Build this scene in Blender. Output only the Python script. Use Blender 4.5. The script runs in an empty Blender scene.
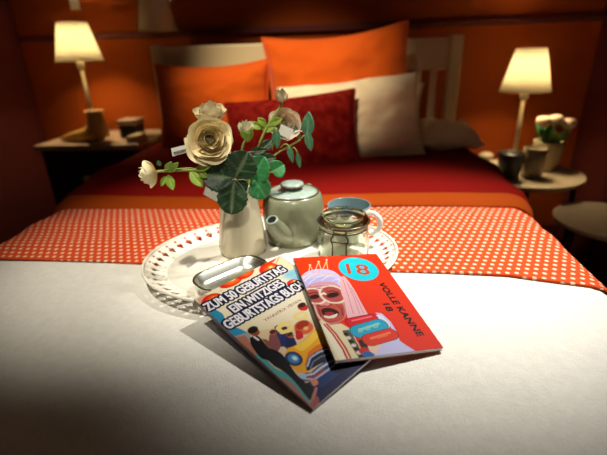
import bpy, bmesh, math, random
import numpy as np
from mathutils import Vector, Matrix, geometry, noise

random.seed(7)
scene = bpy.context.scene
C = scene.collection

# ------------------------------------------------------------------ camera
F_PX, PITCH, ROLL, YAW = 420.0, math.radians(22.9), math.radians(1.9), math.radians(5.1)
CAM = Vector((0.0, 0.0, 0.938))
RZ = Matrix.Rotation(YAW, 3, 'Z')
_fw = Vector((0, math.cos(PITCH), -math.sin(PITCH)))
_up = Vector((0, math.sin(PITCH), math.cos(PITCH)))
_rt = Vector((1, 0, 0))
FW = RZ @ _fw
RT = RZ @ (math.cos(ROLL) * _rt - math.sin(ROLL) * _up)
UP = RZ @ (math.sin(ROLL) * _rt + math.cos(ROLL) * _up)
cam_data = bpy.data.cameras.new('camera')
cam = bpy.data.objects.new('camera', cam_data)
C.objects.link(cam)
cam.matrix_world = Matrix(((RT.x, UP.x, -FW.x, CAM.x), (RT.y, UP.y, -FW.y, CAM.y),
                           (RT.z, UP.z, -FW.z, CAM.z), (0, 0, 0, 1)))
cam_data.sensor_width = 36.0
cam_data.lens = 36.0 * F_PX / 607.0
cam_data.clip_start = 0.02
cam_data.dof.use_dof = True
cam_data.dof.focus_distance = 0.655
cam_data.dof.aperture_fstop = 2.6
scene.camera = cam

# ------------------------------------------------------------------ world, lights, exposure
world = bpy.data.worlds.new('showroom_world')
scene.world = world
world.use_nodes = True
bg = world.node_tree.nodes['Background']
bg.inputs['Color'].default_value = (1.0, 0.72, 0.5, 1)
bg.inputs['Strength'].default_value = 0.035


def spot(name, loc, target, watts, angle, blend, col, size=0.04):
    l = bpy.data.lights.new(name, 'SPOT')
    l.energy = watts
    l.color = col
    l.spot_size = math.radians(angle)
    l.spot_blend = blend
    l.shadow_soft_size = size
    o = bpy.data.objects.new(name, l)
    C.objects.link(o)
    o.location = loc
    d = Vector(target) - Vector(loc)
    o.rotation_euler = d.to_track_quat('-Z', 'Y').to_euler()
    return o


spot('ceiling_spot_bed', (0.85, 1.05, 2.55), (0.18, 0.80, 0.56), 400, 30, 1.0, (1.0, 0.97, 0.89), 0.035)
spot('ceiling_spot_bed', (-0.60, 0.30, 2.5), (-0.33, 0.83, 0.56), 160, 28, 1.0, (1.0, 0.94, 0.80), 0.035)
spot('ceiling_spot_front', (0.15, -0.75, 2.2), (-0.12, 0.80, 0.72), 85, 20, 1.0, (1.0, 0.93, 0.80), 0.06)
spot('ceiling_spot_pillows', (-0.55, 0.20, 2.5), (-0.20, 1.62, 0.92), 300, 25, 1.0, (1.0, 0.84, 0.58), 0.03)

vs = scene.view_settings
vs.view_transform = 'Standard'
vs.look = 'None'
vs.exposure = 0.0
vs.gamma = 1.0
vs.use_curve_mapping = False


# ------------------------------------------------------------------ helpers
def ray(x, y):
    return FW + RT * ((x - 303.5) / F_PX) + UP * ((227.5 - y) / F_PX)


def on_z(x, y, z):
    d = ray(x, y)
    return CAM + d * ((z - CAM.z) / d.z)


def on_y(x, y, yy):
    d = ray(x, y)
    return CAM + d * ((yy - CAM.y) / d.y)


def s2l(c):
    c = np.asarray(c, float) / 255.0
    return np.where(c <= 0.04045, c / 12.92, ((c + 0.055) / 1.055) ** 2.4)


def mat(name, col, rough=0.6, metal=0.0, spec=0.5, bump=None, var=None, **kw):
    """principled material; bump=(scale,strength[,detail]); var=(scale, other colour, amount)"""
    m = bpy.data.materials.new(name)
    m.use_nodes = True
    nt = m.node_tree
    b = nt.nodes['Principled BSDF']
    b.inputs['Base Color'].default_value = (*col, 1)
    b.inputs['Roughness'].default_value = rough
    b.inputs['Metallic'].default_value = metal
    b.inputs['Specular IOR Level'].default_value = spec
    for k, v in kw.items():
        b.inputs[k.replace('_', ' ')].default_value = v
    tc = nt.nodes.new('ShaderNodeTexCoord')
    if var:
        n = nt.nodes.new('ShaderNodeTexNoise')
        n.inputs['Scale'].default_value = var[0]
        n.inputs['Detail'].default_value = 4
        nt.links.new(tc.outputs['Object'], n.inputs['Vector'])
        r = nt.nodes.new('ShaderNodeValToRGB')
        r.color_ramp.elements[0].position = 0.5 - 0.5 * var[2] if len(var) > 2 else 0.35
        r.color_ramp.elements[1].position = 0.5 + 0.5 * var[2] if len(var) > 2 else 0.65
        r.color_ramp.elements[0].color = (*col, 1)
        r.color_ramp.elements[1].color = (*var[1], 1)
        nt.links.new(n.outputs['Fac'], r.inputs['Fac'])
        nt.links.new(r.outputs['Color'], b.inputs['Base Color'])
    if bump:
        n = nt.nodes.new('ShaderNodeTexNoise')
        n.inputs['Scale'].default_value = bump[0]
        n.inputs['Detail'].default_value = bump[2] if len(bump) > 2 else 3
        nt.links.new(tc.outputs['Object'], n.inputs['Vector'])
        bp = nt.nodes.new('ShaderNodeBump')
        bp.inputs['Strength'].default_value = bump[1]
        bp.inputs['Distance'].default_value = 0.004
        nt.links.new(n.outputs['Fac'], bp.inputs['Height'])
        nt.links.new(bp.outputs['Normal'], b.inputs['Normal'])
    return m


def mesh(name, verts, faces, m, parent=None, smooth=True, loc=None):
    me = bpy.data.meshes.new(name)
    me.from_pydata([tuple(v) for v in verts], [], faces)
    me.validate()
    me.update()
    if m:
        me.materials.append(m)
    if smooth:
        me.polygons.foreach_set('use_smooth', [True] * len(me.polygons))
    o = bpy.data.objects.new(name, me)
    C.objects.link(o)
    if loc is not None:
        o.location = loc
    if parent:
        o.parent = parent
    return o


def tag(o, label, cat, group=None):
    o['label'] = label
    o['category'] = cat
    if group:
        o['group'] = group
    return o


def thing(name, label, cat, loc=(0, 0, 0), rot=None, group=None):
    o = bpy.data.objects.new(name, None)
    o.empty_display_size = 0.05
    C.objects.link(o)
    o.location = loc
    if rot is not None:
        o.rotation_euler = rot
    return tag(o, label, cat, group)


def struct(o):
    o['kind'] = 'structure'
    return o


def solid(o, t, off=-1.0):
    md = o.modifiers.new('thickness', 'SOLIDIFY')
    md.thickness = t
    md.offset = off
    return o


def subd(o, n=1):
    md = o.modifiers.new('smooth', 'SUBSURF')
    md.levels = n
    md.render_levels = n
    return o


def lathe(name, prof, m, parent=None, n=40, loc=None, squash=(1, 1)):
    vs_, fs = [], []
    k = len(prof)
    for i in range(n):
        a = 2 * math.pi * i / n
        for r, z in prof:
            vs_.append((r * math.cos(a) * squash[0], r * math.sin(a) * squash[1], z))
    for i in range(n):
        j = (i + 1) % n
        for q in range(k - 1):
            fs.append((i * k + q, j * k + q, j * k + q + 1, i * k + q + 1))
    o = mesh(name, vs_, fs, m, parent, True, loc)
    bm = bmesh.new()
    bm.from_mesh(o.data)
    bmesh.ops.remove_doubles(bm, verts=bm.verts, dist=1e-6)
    bmesh.ops.recalc_face_normals(bm, faces=bm.faces)
    bm.to_mesh(o.data)
    bm.free()
    return o


def tube(name, pts, rad, m, parent=None, n=10, closed=False, loc=None):
    pts = [Vector(p) for p in pts]
    if not isinstance(rad, (list, tuple)):
        rad = [rad] * len(pts)
    vs_, fs = [], []
    N = len(pts)
    prev = None
    for i, p in enumerate(pts):
        if closed:
            t = pts[(i + 1) % N] - pts[i - 1]
        else:
            t = pts[min(i + 1, N - 1)] - pts[max(i - 1, 0)]
        t.normalize()
        if prev is None:
            u = t.orthogonal().normalized()
        else:
            u = (prev - t * prev.dot(t)).normalized()
        prev = u
        w = t.cross(u)
        for k in range(n):
            a = 2 * math.pi * k / n
            vs_.append(p + (u * math.cos(a) + w * math.sin(a)) * rad[i])
    for i in range(N if closed else N - 1):
        j = (i + 1) % N
        for k in range(n):
            l = (k + 1) % n
            fs.append((i * n + k, i * n + l, j * n + l, j * n + k))
    if not closed:
        fs.append(tuple(range(n))[::-1])
        fs.append(tuple((N - 1) * n + k for k in range(n)))
    return mesh(name, vs_, fs, m, parent, True, loc)


def smooth_path(ctrl, n=8):
    """Catmull-Rom through control points"""
    P = [Vector(c) for c in ctrl]
    P = [P[0] * 2 - P[1]] + P + [P[-1] * 2 - P[-2]]
    out = []
    for i in range(1, len(P) - 2):
        for k in range(n):
            t = k / n
            out.append(0.5 * ((2 * P[i]) + (P[i + 1] - P[i - 1]) * t + (2 * P[i - 1] - 5 * P[i] + 4 * P[i + 1] - P[i + 2]) * t * t
                              + (3 * P[i] - P[i - 1] - 3 * P[i + 1] + P[i + 2]) * t ** 3))
    out.append(P[-2])
    return out


def box(name, lo, hi, m, parent=None, bevel=0.004, loc=None):
    bm = bmesh.new()
    bmesh.ops.create_cube(bm, size=1.0)
    lo, hi = Vector(lo), Vector(hi)
    for v in bm.verts:
        v.co = Vector(((v.co.x + .5) * (hi.x - lo.x) + lo.x, (v.co.y + .5) * (hi.y - lo.y) + lo.y, (v.co.z + .5) * (hi.z - lo.z) + lo.z))
    if bevel:
        bmesh.ops.bevel(bm, geom=bm.edges[:], offset=bevel, segments=2, affect='EDGES', profile=0.5)
    me = bpy.data.meshes.new(name)
    bm.to_mesh(me)
    bm.free()
    me.materials.append(m)
    o = bpy.data.objects.new(name, me)
    C.objects.link(o)
    if parent:
        o.parent = parent
    if loc is not None:
        o.location = loc
    return o


# ------------------------------------------------------------------ materials
M = {}
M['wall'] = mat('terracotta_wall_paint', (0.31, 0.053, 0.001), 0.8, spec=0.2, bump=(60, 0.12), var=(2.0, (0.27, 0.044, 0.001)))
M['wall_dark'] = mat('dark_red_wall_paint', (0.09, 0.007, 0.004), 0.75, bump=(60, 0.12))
M['floor'] = mat('dark_floor', (0.035, 0.022, 0.016), 0.5, bump=(30, 0.1))
M['ivory'] = mat('ivory_painted_wood', (0.62, 0.50, 0.30), 0.45, bump=(25, 0.08))
M['white_cloth'] = mat('white_brushed_cloth', (0.80, 0.77, 0.70), 0.95, spec=0.1, bump=(420, 0.5, 6), var=(90, (0.72, 0.69, 0.62), 0.5))
M['mattress'] = mat('mattress_ticking', (0.7, 0.66, 0.58), 0.9)
M['red_cloth'] = mat('red_cotton', (0.20, 0.004, 0.002), 0.9, spec=0.08, bump=(300, 0.25, 4))
M['orange_cloth'] = mat('orange_cotton', (0.32, 0.046, 0.003), 0.9, spec=0.08, bump=(300, 0.25, 4))
M['orange_pillow'] = mat('orange_velvet', (0.60, 0.090, 0.006), 0.85, spec=0.1, bump=(140, 0.25, 5), Sheen_Weight=0.1)
M['red_pillow'] = mat('red_patterned_weave', (0.15, 0.004, 0.004), 0.9, spec=0.08, bump=(160, 0.4, 3), var=(38, (0.27, 0.014, 0.008), 0.25))
M['white_pillow'] = mat('white_pillow_cotton', (0.86, 0.69, 0.47), 0.9, spec=0.15, bump=(120, 0.25, 4))
M['beige_pillow'] = mat('beige_pillow_cotton', (0.55, 0.42, 0.26), 0.9, spec=0.15, bump=(120, 0.25, 4))
M['cream_glaze'] = mat('cream_glaze', (0.56, 0.49, 0.34), 0.22, bump=(30, 0.05))
M['sage_glaze'] = mat('sage_green_glaze', (0.18, 0.19, 0.11), 0.25, var=(18, (0.23, 0.24, 0.15)), bump=(40, 0.06))
M['pale_glaze'] = mat('pale_blue_green_glaze', (0.36, 0.44, 0.38), 0.2, var=(30, (0.28, 0.36, 0.30)))
M['brown_glaze'] = mat('brown_glaze_edge', (0.07, 0.045, 0.02), 0.3)
M['blue_glaze'] = mat('grey_blue_glaze', (0.16, 0.25, 0.27), 0.2)
M['white_glaze'] = mat('white_glaze', (0.72, 0.72, 0.66), 0.2)
M['tray'] = mat('cream_enamel', (0.86, 0.82, 0.70), 0.3)
M['steel'] = mat('satin_steel', (0.74, 0.75, 0.66), 0.27, metal=1.0)
M['wire'] = mat('dark_wire', (0.16, 0.13, 0.08), 0.3, metal=1.0)
M['black'] = mat('black_lacquer', (0.010, 0.008, 0.007), 0.4)
M['dark_wood'] = mat('dark_stained_wood', (0.020, 0.010, 0.007), 0.45, bump=(20, 0.1))
M['beige_wood'] = mat('beige_lacquered_top', (0.42, 0.30, 0.20), 0.5)
M['table_white'] = mat('off_white_lacquer', (0.62, 0.52, 0.38), 0.4)
M['table_grey'] = mat('greyish_lacquer', (0.62, 0.54, 0.42), 0.4)
M['gold'] = mat('golden_brown_leather', (0.62, 0.33, 0.07), 0.5, bump=(40, 0.3))
M['brass'] = mat('brushed_pale_metal', (0.46, 0.38, 0.24), 0.4, metal=0.5)
M['stone'] = mat('beige_stoneware', (0.36, 0.28, 0.17), 0.5)
M['pot'] = mat('off_white_pot', (0.46, 0.38, 0.24), 0.5)
M['pink_flower'] = mat('pale_pink_petals', (0.72, 0.52, 0.38), 0.7)
M['leaf_far'] = mat('small_green_leaves', (0.10, 0.20, 0.03), 0.6)
M['paper'] = mat('white_paper', (0.78, 0.75, 0.66), 0.7)
M['ink'] = mat('black_ink', (0.02, 0.02, 0.02), 0.7)
M['pages'] = mat('book_pages', (0.72, 0.70, 0.72), 0.8, bump=(900, 0.4, 1))
M['stem'] = mat('pale_green_stem', (0.24, 0.30, 0.06), 0.55)
M['stem_brown'] = mat('olive_stem', (0.20, 0.20, 0.06), 0.55)


def glass_mat():
    m = mat('clear_greenish_glass', (0.93, 0.97, 0.88), 0.02)
    b = m.node_tree.nodes['Principled BSDF']
    b.inputs['Transmission Weight'].default_value = 1.0
    b.inputs['IOR'].default_value = 1.45
    return m


M['glass'] = glass_mat()


def shade_mat():
    m = bpy.data.materials.new('lit_lamp_shade_fabric')
    m.use_nodes = True
    nt = m.node_tree
    nt.nodes.remove(nt.nodes['Principled BSDF'])
    out = nt.nodes['Material Output']
    d = nt.nodes.new('ShaderNodeBsdfDiffuse')
    t = nt.nodes.new('ShaderNodeBsdfTranslucent')
    d.inputs['Color'].default_value = (0.84, 0.78, 0.62, 1)
    t.inputs['Color'].default_value = (0.86, 0.84, 0.72, 1)
    mx = nt.nodes.new('ShaderNodeMixShader')
    mx.inputs[0].default_value = 0.5
    nt.links.new(d.outputs[0], mx.inputs[1])
    nt.links.new(t.outputs[0], mx.inputs[2])
    nt.links.new(mx.outputs[0], out.inputs['Surface'])
    return m


M['shade'] = shade_mat()


def dotted_mat():
    """orange-red cloth printed with staggered pale dots"""
    m = mat('orange_dotted_cloth', (0.70, 0.075, 0.012), 0.85, spec=0.2, bump=(300, 0.25, 4))
    nt = m.node_tree
    b = nt.nodes['Principled BSDF']
    tc = nt.nodes.new('ShaderNodeUVMap')
    sep = nt.nodes.new('ShaderNodeSeparateXYZ')
    nt.links.new(tc.outputs['UV'], sep.inputs[0])

    def math_(op, a, bb=None):
        n = nt.nodes.new('ShaderNodeMath')
        n.operation = op
        for i, s in enumerate((a, bb)):
            if s is None:
                continue
            if isinstance(s, (int, float)):
                n.inputs[i].default_value = s
            else:
                nt.links.new(s, n.inputs[i])
        return n.outputs[0]
    px, py = 0.0158, 0.0158
    v = math_('DIVIDE', sep.outputs['Y'], py)
    row = math_('FLOOR', v)
    odd = math_('MODULO', row, 2.0)
    u = math_('ADD', math_('DIVIDE', sep.outputs['X'], px), math_('MULTIPLY', odd, 0.5))
    fu = math_('SUBTRACT', math_('FRACT', u), 0.5)
    fv = math_('SUBTRACT', math_('FRACT', v), 0.5)
    dd = math_('ADD', math_('MULTIPLY', math_('MULTIPLY', fu, fu), 1.0), math_('MULTIPLY', math_('MULTIPLY', fv, fv), 1.0))
    mask = nt.nodes.new('ShaderNodeMapRange')
    mask.inputs['From Min'].default_value = 0.040
    mask.inputs['From Max'].default_value = 0.075
    mask.inputs['To Min'].default_value = 1
    mask.inputs['To Max'].default_value = 0
    nt.links.new(dd, mask.inputs['Value'])
    mix = nt.nodes.new('ShaderNodeMix')
    mix.data_type = 'RGBA'
    mix.inputs['A'].default_value = (0.60, 0.060, 0.007, 1)
    mix.inputs['B'].default_value = (0.80, 0.54, 0.38, 1)
    nt.links.new(mask.outputs['Result'], mix.inputs['Factor'])
    nt.links.new(mix.outputs['Result'], b.inputs['Base Color'])
    return m


M['dotted'] = dotted_mat()


def vcol_mat(name, rough=0.35, spec=0.5, bump=None, transl=0.0):
    m = mat(name, (0.8, 0.8, 0.8), rough, spec=spec, bump=bump)
    nt = m.node_tree
    a = nt.nodes.new('ShaderNodeVertexColor')
    a.layer_name = 'print'
    nt.links.new(a.outputs['Color'], nt.nodes['Principled BSDF'].inputs['Base Color'])
    return m


M['cover'] = vcol_mat('glossy_cover_print', 0.38, 0.2)
M['petal'] = vcol_mat('cream_petal', 0.65, 0.25)
M['petal_pink'] = vcol_mat('pale_rose_petal', 0.65, 0.25)


def leaf_mat(name, col, vein):
    m = mat(name, col, 0.45, spec=0.4, bump=(90, 0.3))
    nt = m.node_tree
    b = nt.nodes['Principled BSDF']
    a = nt.nodes.new('ShaderNodeVertexColor')
    a.layer_name = 'vein'
    mix = nt.nodes.new('ShaderNodeMix')
    mix.data_type = 'RGBA'
    mix.inputs['A'].default_value = (*col, 1)
    mix.inputs['B'].default_value = (*vein, 1)
    nt.links.new(a.outputs['Color'], mix.inputs['Factor'])
    nt.links.new(mix.outputs['Result'], b.inputs['Base Color'])
    return m


M['leaf_dark'] = leaf_mat('dark_green_leaf', (0.012, 0.040, 0.013), (0.15, 0.21, 0.10))
M['leaf_mid'] = leaf_mat('bright_green_leaf', (0.030, 0.20, 0.055), (0.09, 0.34, 0.13))
M['leaf_light'] = leaf_mat('yellow_green_leaf', (0.20, 0.32, 0.03), (0.36, 0.45, 0.09))
M['leaf_grey'] = leaf_mat('grey_green_leaf', (0.055, 0.17, 0.085), (0.14, 0.28, 0.16))


def set_vcol(o, cols, name='print'):
    at = o.data.color_attributes.new(name, 'FLOAT_COLOR', 'POINT')
    arr = np.ones((len(o.data.vertices), 4), np.float32)
    arr[:, :3] = cols
    at.data.foreach_set('color', arr.ravel())


# ------------------------------------------------------------------ setting
BED_Z = 0.56
WALL_Y = 2.08


def plane_box(name, lo, hi, m):
    return struct(box(name, lo, hi, m, None, 0))


plane_box('floor', (-1.51, -1.6, -0.05), (1.12, WALL_Y, 0.0), M['floor'])
plane_box('wall_back', (-1.6, WALL_Y, 0.0), (1.2, WALL_Y + 0.08, 2.6), M['wall'])
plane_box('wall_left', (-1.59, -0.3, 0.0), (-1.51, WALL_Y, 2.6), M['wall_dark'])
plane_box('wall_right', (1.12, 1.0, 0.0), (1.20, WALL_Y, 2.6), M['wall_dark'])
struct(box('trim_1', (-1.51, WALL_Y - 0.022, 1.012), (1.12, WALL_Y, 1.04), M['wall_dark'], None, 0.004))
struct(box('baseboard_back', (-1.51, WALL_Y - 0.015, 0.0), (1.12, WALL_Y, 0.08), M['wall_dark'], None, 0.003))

# ------------------------------------------------------------------ bed
BX0, BX1 = -0.775, 0.487
BCX = -0.15
HB = 1.85
bed = thing('bed_frame', 'ivory painted slatted headboard and bed frame against the red wall', 'bed', (BCX, HB, 0))


def bpart(name, lo, hi, bev=0.005, m=None):
    o = Vector((BCX, HB, 0))
    return box(name, Vector(lo) - o, Vector(hi) - o, m or M['ivory'], bed, bev)


for x in (BX0, BX1 - 0.05):
    bpart('post', (x, HB - 0.02, 0), (x + 0.05, HB + 0.03, 0.975))
bpart('top_rail', (BX0 + 0.05, HB - 0.012, 0.848), (BX1 - 0.05, HB + 0.02, 0.968))
bpart('bottom_rail', (BX0 + 0.05, HB - 0.012, 0.40), (BX1 - 0.05, HB + 0.02, 0.48))
x = BX1 - 0.05 - 0.037 - 0.027
while x > BX0 + 0.06:
    bpart('slat', (x, HB - 0.006, 0.478), (x + 0.027, HB + 0.012, 0.85), 0.003)
    x -= 0.064
for x in (BX0 + 0.01, BX1 - 0.035):
    bpart('side_rail', (x, -0.18, 0.20), (x + 0.025, HB - 0.02, 0.30))
for x in (BX0 + 0.005, BX1 - 0.055):
    bpart('leg', (x, -0.20, 0), (x + 0.05, -0.15, 0.30))
bpart('foot_rail', (BX0 + 0.055, -0.195, 0.18), (BX1 - 0.055, -0.17, 0.30))
mt = box('mattress', (-0.595, -0.98, -0.125), (0.595, 0.98, 0.125), M['mattress'], None, 0.04, (BCX, 0.835, 0.43))
tag(mt, 'thick pale mattress hidden under the bedding on the slatted bed', 'mattress')


def calm(X, y):
    """cloth is pressed flat under the tray and the books"""
    d = math.hypot((X + 0.09) / 0.33, (y - 0.64) / 0.34)
    return min(1.0, max(0.0, (d - 0.85) / 0.35))


def sheet(name, m, y0f, y1f, zf, hw, drop, ny, parent=None, thick=0.004, wr=0.0025, seed=0.0, r=0.05, uv=False, foot=False):
    """cloth laid across the bed: flat on top, rounded over both long sides"""
    half = hw + r * math.pi / 2 + drop
    ns = 110
    vs_, fs, uvs = [], [], []
    for j in range(ny + 1):
        tv = j / ny
        for i in range(ns + 1):
            s = -half + 2 * half * i / ns
            a = abs(s)
            sg = 1 if s > 0 else -1
            if a <= hw:
                xx, dz, nx, nz = a, 0.0, 0, 1
            elif a <= hw + r * math.pi / 2:
                ph = (a - hw) / r
                xx, dz = hw + r * math.sin(ph), -r * (1 - math.cos(ph))
                nx, nz = math.sin(ph), math.cos(ph)
            else:
                xx, dz, nx, nz = hw + r, -r - (a - hw - r * math.pi / 2), 1, 0
            X = BCX + sg * xx
            y = y0f(X) * (1 - tv) + y1f(X) * tv
            z = zf(X, y, tv)
            q = noise.noise(Vector((X * 3.1 + seed, y * 4.2, seed))) * wr + noise.noise(Vector((X * 9 + seed, y * 11, seed + 4))) * wr * 0.35
            q *= calm(X, y)
            zz = z + dz + q * nz
            Xo = X + sg * nx * (q * 2 + (0.006 * math.sin(y * 23 + seed) if dz < -r else 0) + (z - BED_Z) * 0.9)
            yy = y
            if foot and tv < 0.16:      # over the foot end
                yy = y0f(X) + 0.0
                k = (0.16 - tv) / 0.16
                zz -= k * drop
            vs_.append((Xo, yy, zz))
            uvs.append((s + 2, y + 2))
    for j in range(ny):
        for i in range(ns):
            a = j * (ns + 1) + i
            fs.append((a, a + 1, a + ns + 2, a + ns + 1))
    o = mesh(name, vs_, fs, m, parent)
    if uv:
        ul = o.data.uv_layers.new(name='UVMap')
        for lp in o.data.loops:
            ul.data[lp.index].uv = uvs[lp.vertex_index]
    solid(o, thick, -1.0)
    return o


def bedbase(X, y, t):
    return BED_Z + 0.0


sp = sheet('white_bedspread', M['white_cloth'], lambda x: -0.16, lambda x: 1.00, lambda X, y, t: BED_Z, 0.565, 0.2, 90, wr=0.0032, seed=1.3, thick=0.003)
tag(sp, 'white brushed bedspread spread over the foot half of the bed', 'bedspread')

FRONT = lambda x: 0.690 - 0.028 * (x + 0.15) / 0.6 + 0.004 * math.sin(x * 9) - (0.03 * max(0, (x - 0.30)) / 0.15)


def throw_z(X, y, t):
    z = BED_Z + 0.0045
    k = calm(X, y)
    z += k * 0.004 * math.exp(-((y - 0.93 - 0.03 * math.sin(X * 2)) / 0.035) ** 2)
    z += k * 0.003 * math.exp(-((y - 0.82 - 0.05 * math.sin(X * 3 + 1)) / 0.03) ** 2)
    return z


th = sheet('dotted_throw', M['dotted'], FRONT, lambda x: 1.05 + 0.01 * math.sin(x * 5), throw_z, 0.57, 0.2, 60, wr=0.0030, seed=5.2, uv=True, thick=0.003)
tag(th, 'orange red throw with rows of white dots laid across the bed', 'throw')

duvet = thing('duvet', 'plain red duvet with an orange turned hem below the pillows', 'duvet', (0, 0, 0))


def duvet_z(X, y, t):
    z = BED_Z + 0.016
    z += 0.016 * (1 - math.exp(-max(0, y - 1.0) / 0.10))
    z += 0.008 * math.exp(-((y - 1.30 - 0.04 * math.sin(X * 4)) / 0.06) ** 2)
    return z


HEM = lambda x: 1.005 + 0.008 * math.sin(x * 5 + 1)
MID = lambda x: 1.060 + 0.010 * math.sin(x * 6)
sheet('hem', M['orange_cloth'], HEM, MID, lambda X, y, t: duvet_z(X, y, t) - 0.010 * (1 - t) ** 3, 0.575, 0.2, 12, duvet, wr=0.003, seed=9.1, thick=0.006)
sheet('cover', M['red_cloth'], lambda x: MID(x) - 0.008, lambda x: 1.80, lambda X, y, t: duvet_z(X, y, t) + 0.006 - 0.010 * max(0, 1 - t * 14) ** 2, 0.575, 0.2, 60, duvet, wr=0.006, seed=9.1, thick=0.008)


# ------------------------------------------------------------------ pillows
def pillow(name, label, w, h, t, m, loc, lean, yaw=0.0, tilt=0.0, seed=0.0, sag=0.0, wr=0.008, group='pillows and cushions at the headboard', piping=None, sharp=2.6):
    root = thing(name, label, 'pillow' if 'pillow' in name else 'cushion', loc, None, group)
    nx, ny = 40, 32
    vs_, fs = [], []
    idx = {}

    def prof(u, v):
        return max(0.0, (1 - abs(u) ** sharp)) ** 0.6 * max(0.0, (1 - abs(v) ** sharp)) ** 0.6
    for side in (1, -1):
        for j in range(ny + 1):
            for i in range(nx + 1):
                u, v = -1 + 2 * i / nx, -1 + 2 * j / ny
                edge = i in (0, nx) or j in (0, ny)
                if edge and side == -1:
                    continue
                pin = 0.07
                x_ = u * w / 2 * (1 - pin * (1 - v * v) * abs(u) ** 3)
                y_ = v * h / 2 * (1 - pin * (1 - u * u) * abs(v) ** 3) - sag * (1 - u * u) * max(0, v) ** 2
                q = prof(u, v)
                n1 = noise.noise(Vector((u * 2.2 + seed, v * 2.2, seed * 1.7 + side)))
                n2 = noise.noise(Vector((u * 6 + seed, v * 6, seed + side * 3)))
                cr = noise.ridged_multi_fractal(Vector((u * 1.6 + seed, v * 1.1 + 0.5 * u, seed)), 1.0, 2.0, 2, 1.0, 2.0) - 1.0
                d = t / 2 * q + wr * 0.45 * cr * min(1, q * 2) + wr * (n1 * 1.2 + 0.5 * n2) * min(1, q * 2.5)
                idx[(side, i, j)] = len(vs_)
                if edge:
                    idx[(-1, i, j)] = len(vs_)
                vs_.append((x_, -side * d, y_))
    for side in (1, -1):
        for j in range(ny):
            for i in range(nx):
                f = [idx[(side, i, j)], idx[(side, i + 1, j)], idx[(side, i + 1, j + 1)], idx[(side, i, j + 1)]]
                fs.append(tuple(f if side == 1 else f[::-1]))
    R = Matrix.Rotation(yaw, 3, 'Z') @ Matrix.Rotation(-lean, 3, 'X') @ Matrix.Rotation(tilt, 3, 'Y')
    vs2 = [R @ Vector(v) for v in vs_]
    mesh('cover', vs2, fs, m, root)
    if piping:
        loop = [idx[(1, i, 0)] for i in range(nx)] + [idx[(1, nx, j)] for j in range(ny)] + [idx[(1, i, ny)] for i in range(nx, 0, -1)] + [idx[(1, 0, j)] for j in range(ny, 0, -1)]
        tube('piping', [vs2[k] for k in loop], 0.0045, piping, root, 6, closed=True)
    return root


rad = math.radians
pillow('pillow', 'beige pillow standing behind the left orange cushion', 0.46, 0.30, 0.09, M['beige_pillow'], (-0.51, 1.775, 0.745), rad(6), seed=1.1)
pillow('pillow', 'small beige pillow standing against the headboard slats on the right', 0.46, 0.20, 0.07, M['beige_pillow'], (0.115, 1.79, 0.695), rad(4), seed=2.2, tilt=rad(-2))
pillow('cushion', 'bright orange cushion at the left end of the headboard', 0.45, 0.32, 0.15, M['orange_pillow'], (-0.480, 1.655, 0.752), rad(14), seed=3.7, sag=0.012, piping=M['orange_pillow'], tilt=rad(-1), wr=0.013)
pillow('cushion', 'largest orange cushion, standing tallest in the middle of the headboard', 0.54, 0.42, 0.17, M['orange_pillow'], (0.0, 1.675, 0.800), rad(12), seed=8.4, tilt=rad(-4.5), sag=0.018, piping=M['orange_pillow'], wr=0.015)
pillow('pillow', 'cream white pillow leaning in front of the largest orange cushion', 0.50, 0.31, 0.14, M['white_pillow'], (0.042, 1.500, 0.702), rad(28), seed=5.5, tilt=rad(-5), wr=0.018)
pillow('pillow', 'cream pillow lying flat at the right edge of the bed', 0.24, 0.24, 0.09, M['white_pillow'], (0.385, 1.60, 0.632), rad(84), seed=6.6, tilt=rad(0), wr=0.012)
pillow('cushion', 'dark red patterned cushion in front of the white pillow', 0.43, 0.25, 0.11, M['red_pillow'], (-0.150, 1.375, 0.685), rad(24), seed=7.9, tilt=rad(-5), piping=M['red_pillow'], wr=0.010)


# ------------------------------------------------------------------ lamps and bedside furniture
def table_lamp(label, loc, r0, r1, zb, zt, watts, lean=0.0):
    root = thing('table_lamp', label, 'lamp', loc, None, 'matching bedside table lamps')
    lathe('base', [(0, 0.0), (0.055, 0.0), (0.058, 0.006), (0.052, 0.014), (0.02, 0.022), (0.012, 0.034), (0, 0.034)], M['brass'], root, 32)
    tube('pole', [(0, 0, 0.03), (0, 0, 0.15), (0, 0, zb - 0.03)], [0.0095, 0.0085, 0.0085], M['brass'], root, 14)
    lathe('socket', [(0, zb - 0.035), (0.010, zb - 0.035), (0.017, zb - 0.026), (0.017, zb + 0.004), (0.012, zb + 0.012), (0.012, zb + 0.04), (0, zb + 0.04)], M['brass'], root, 20)
    hgt = zt - zb
    sh = lathe('lamp_shade', [(r0, zb), (r0 - (r0 - r1) * 0.5, zb + hgt / 2), (r1, zt), (r1 - 0.002, zt), (r0 - (r0 - r1) * 0.5 - 0.002, zb + hgt / 2), (r0 - 0.002, zb), (r0, zb)], M['shade'], root, 48)
    bp = lathe('bulb', [(0, zb + 0.038), (0.012, zb + 0.042), (0.014, zb + 0.055), (0.024, zb + 0.078), (0.022, zb + 0.095), (0.010, zb + 0.106), (0, zb + 0.108)], M['paper'], root, 20)
    tube('trim', [((r0 + .001) * math.cos(a), (r0 + .001) * math.sin(a), zb) for a in [2 * math.pi * i / 48 for i in range(48)]], 0.0022, M['shade'], sh, 6, closed=True)
    l = bpy.data.lights.new('bulb_light', 'POINT')
    l.energy = watts
    l.color = (1.0, 0.74, 0.40)
    l.shadow_soft_size = 0.035
    lo = bpy.data.objects.new('bulb_light', l)
    C.objects.link(lo)
    lo.parent = root
    lo.location = (0, 0, zb + hgt * 0.55)
    return root


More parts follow.
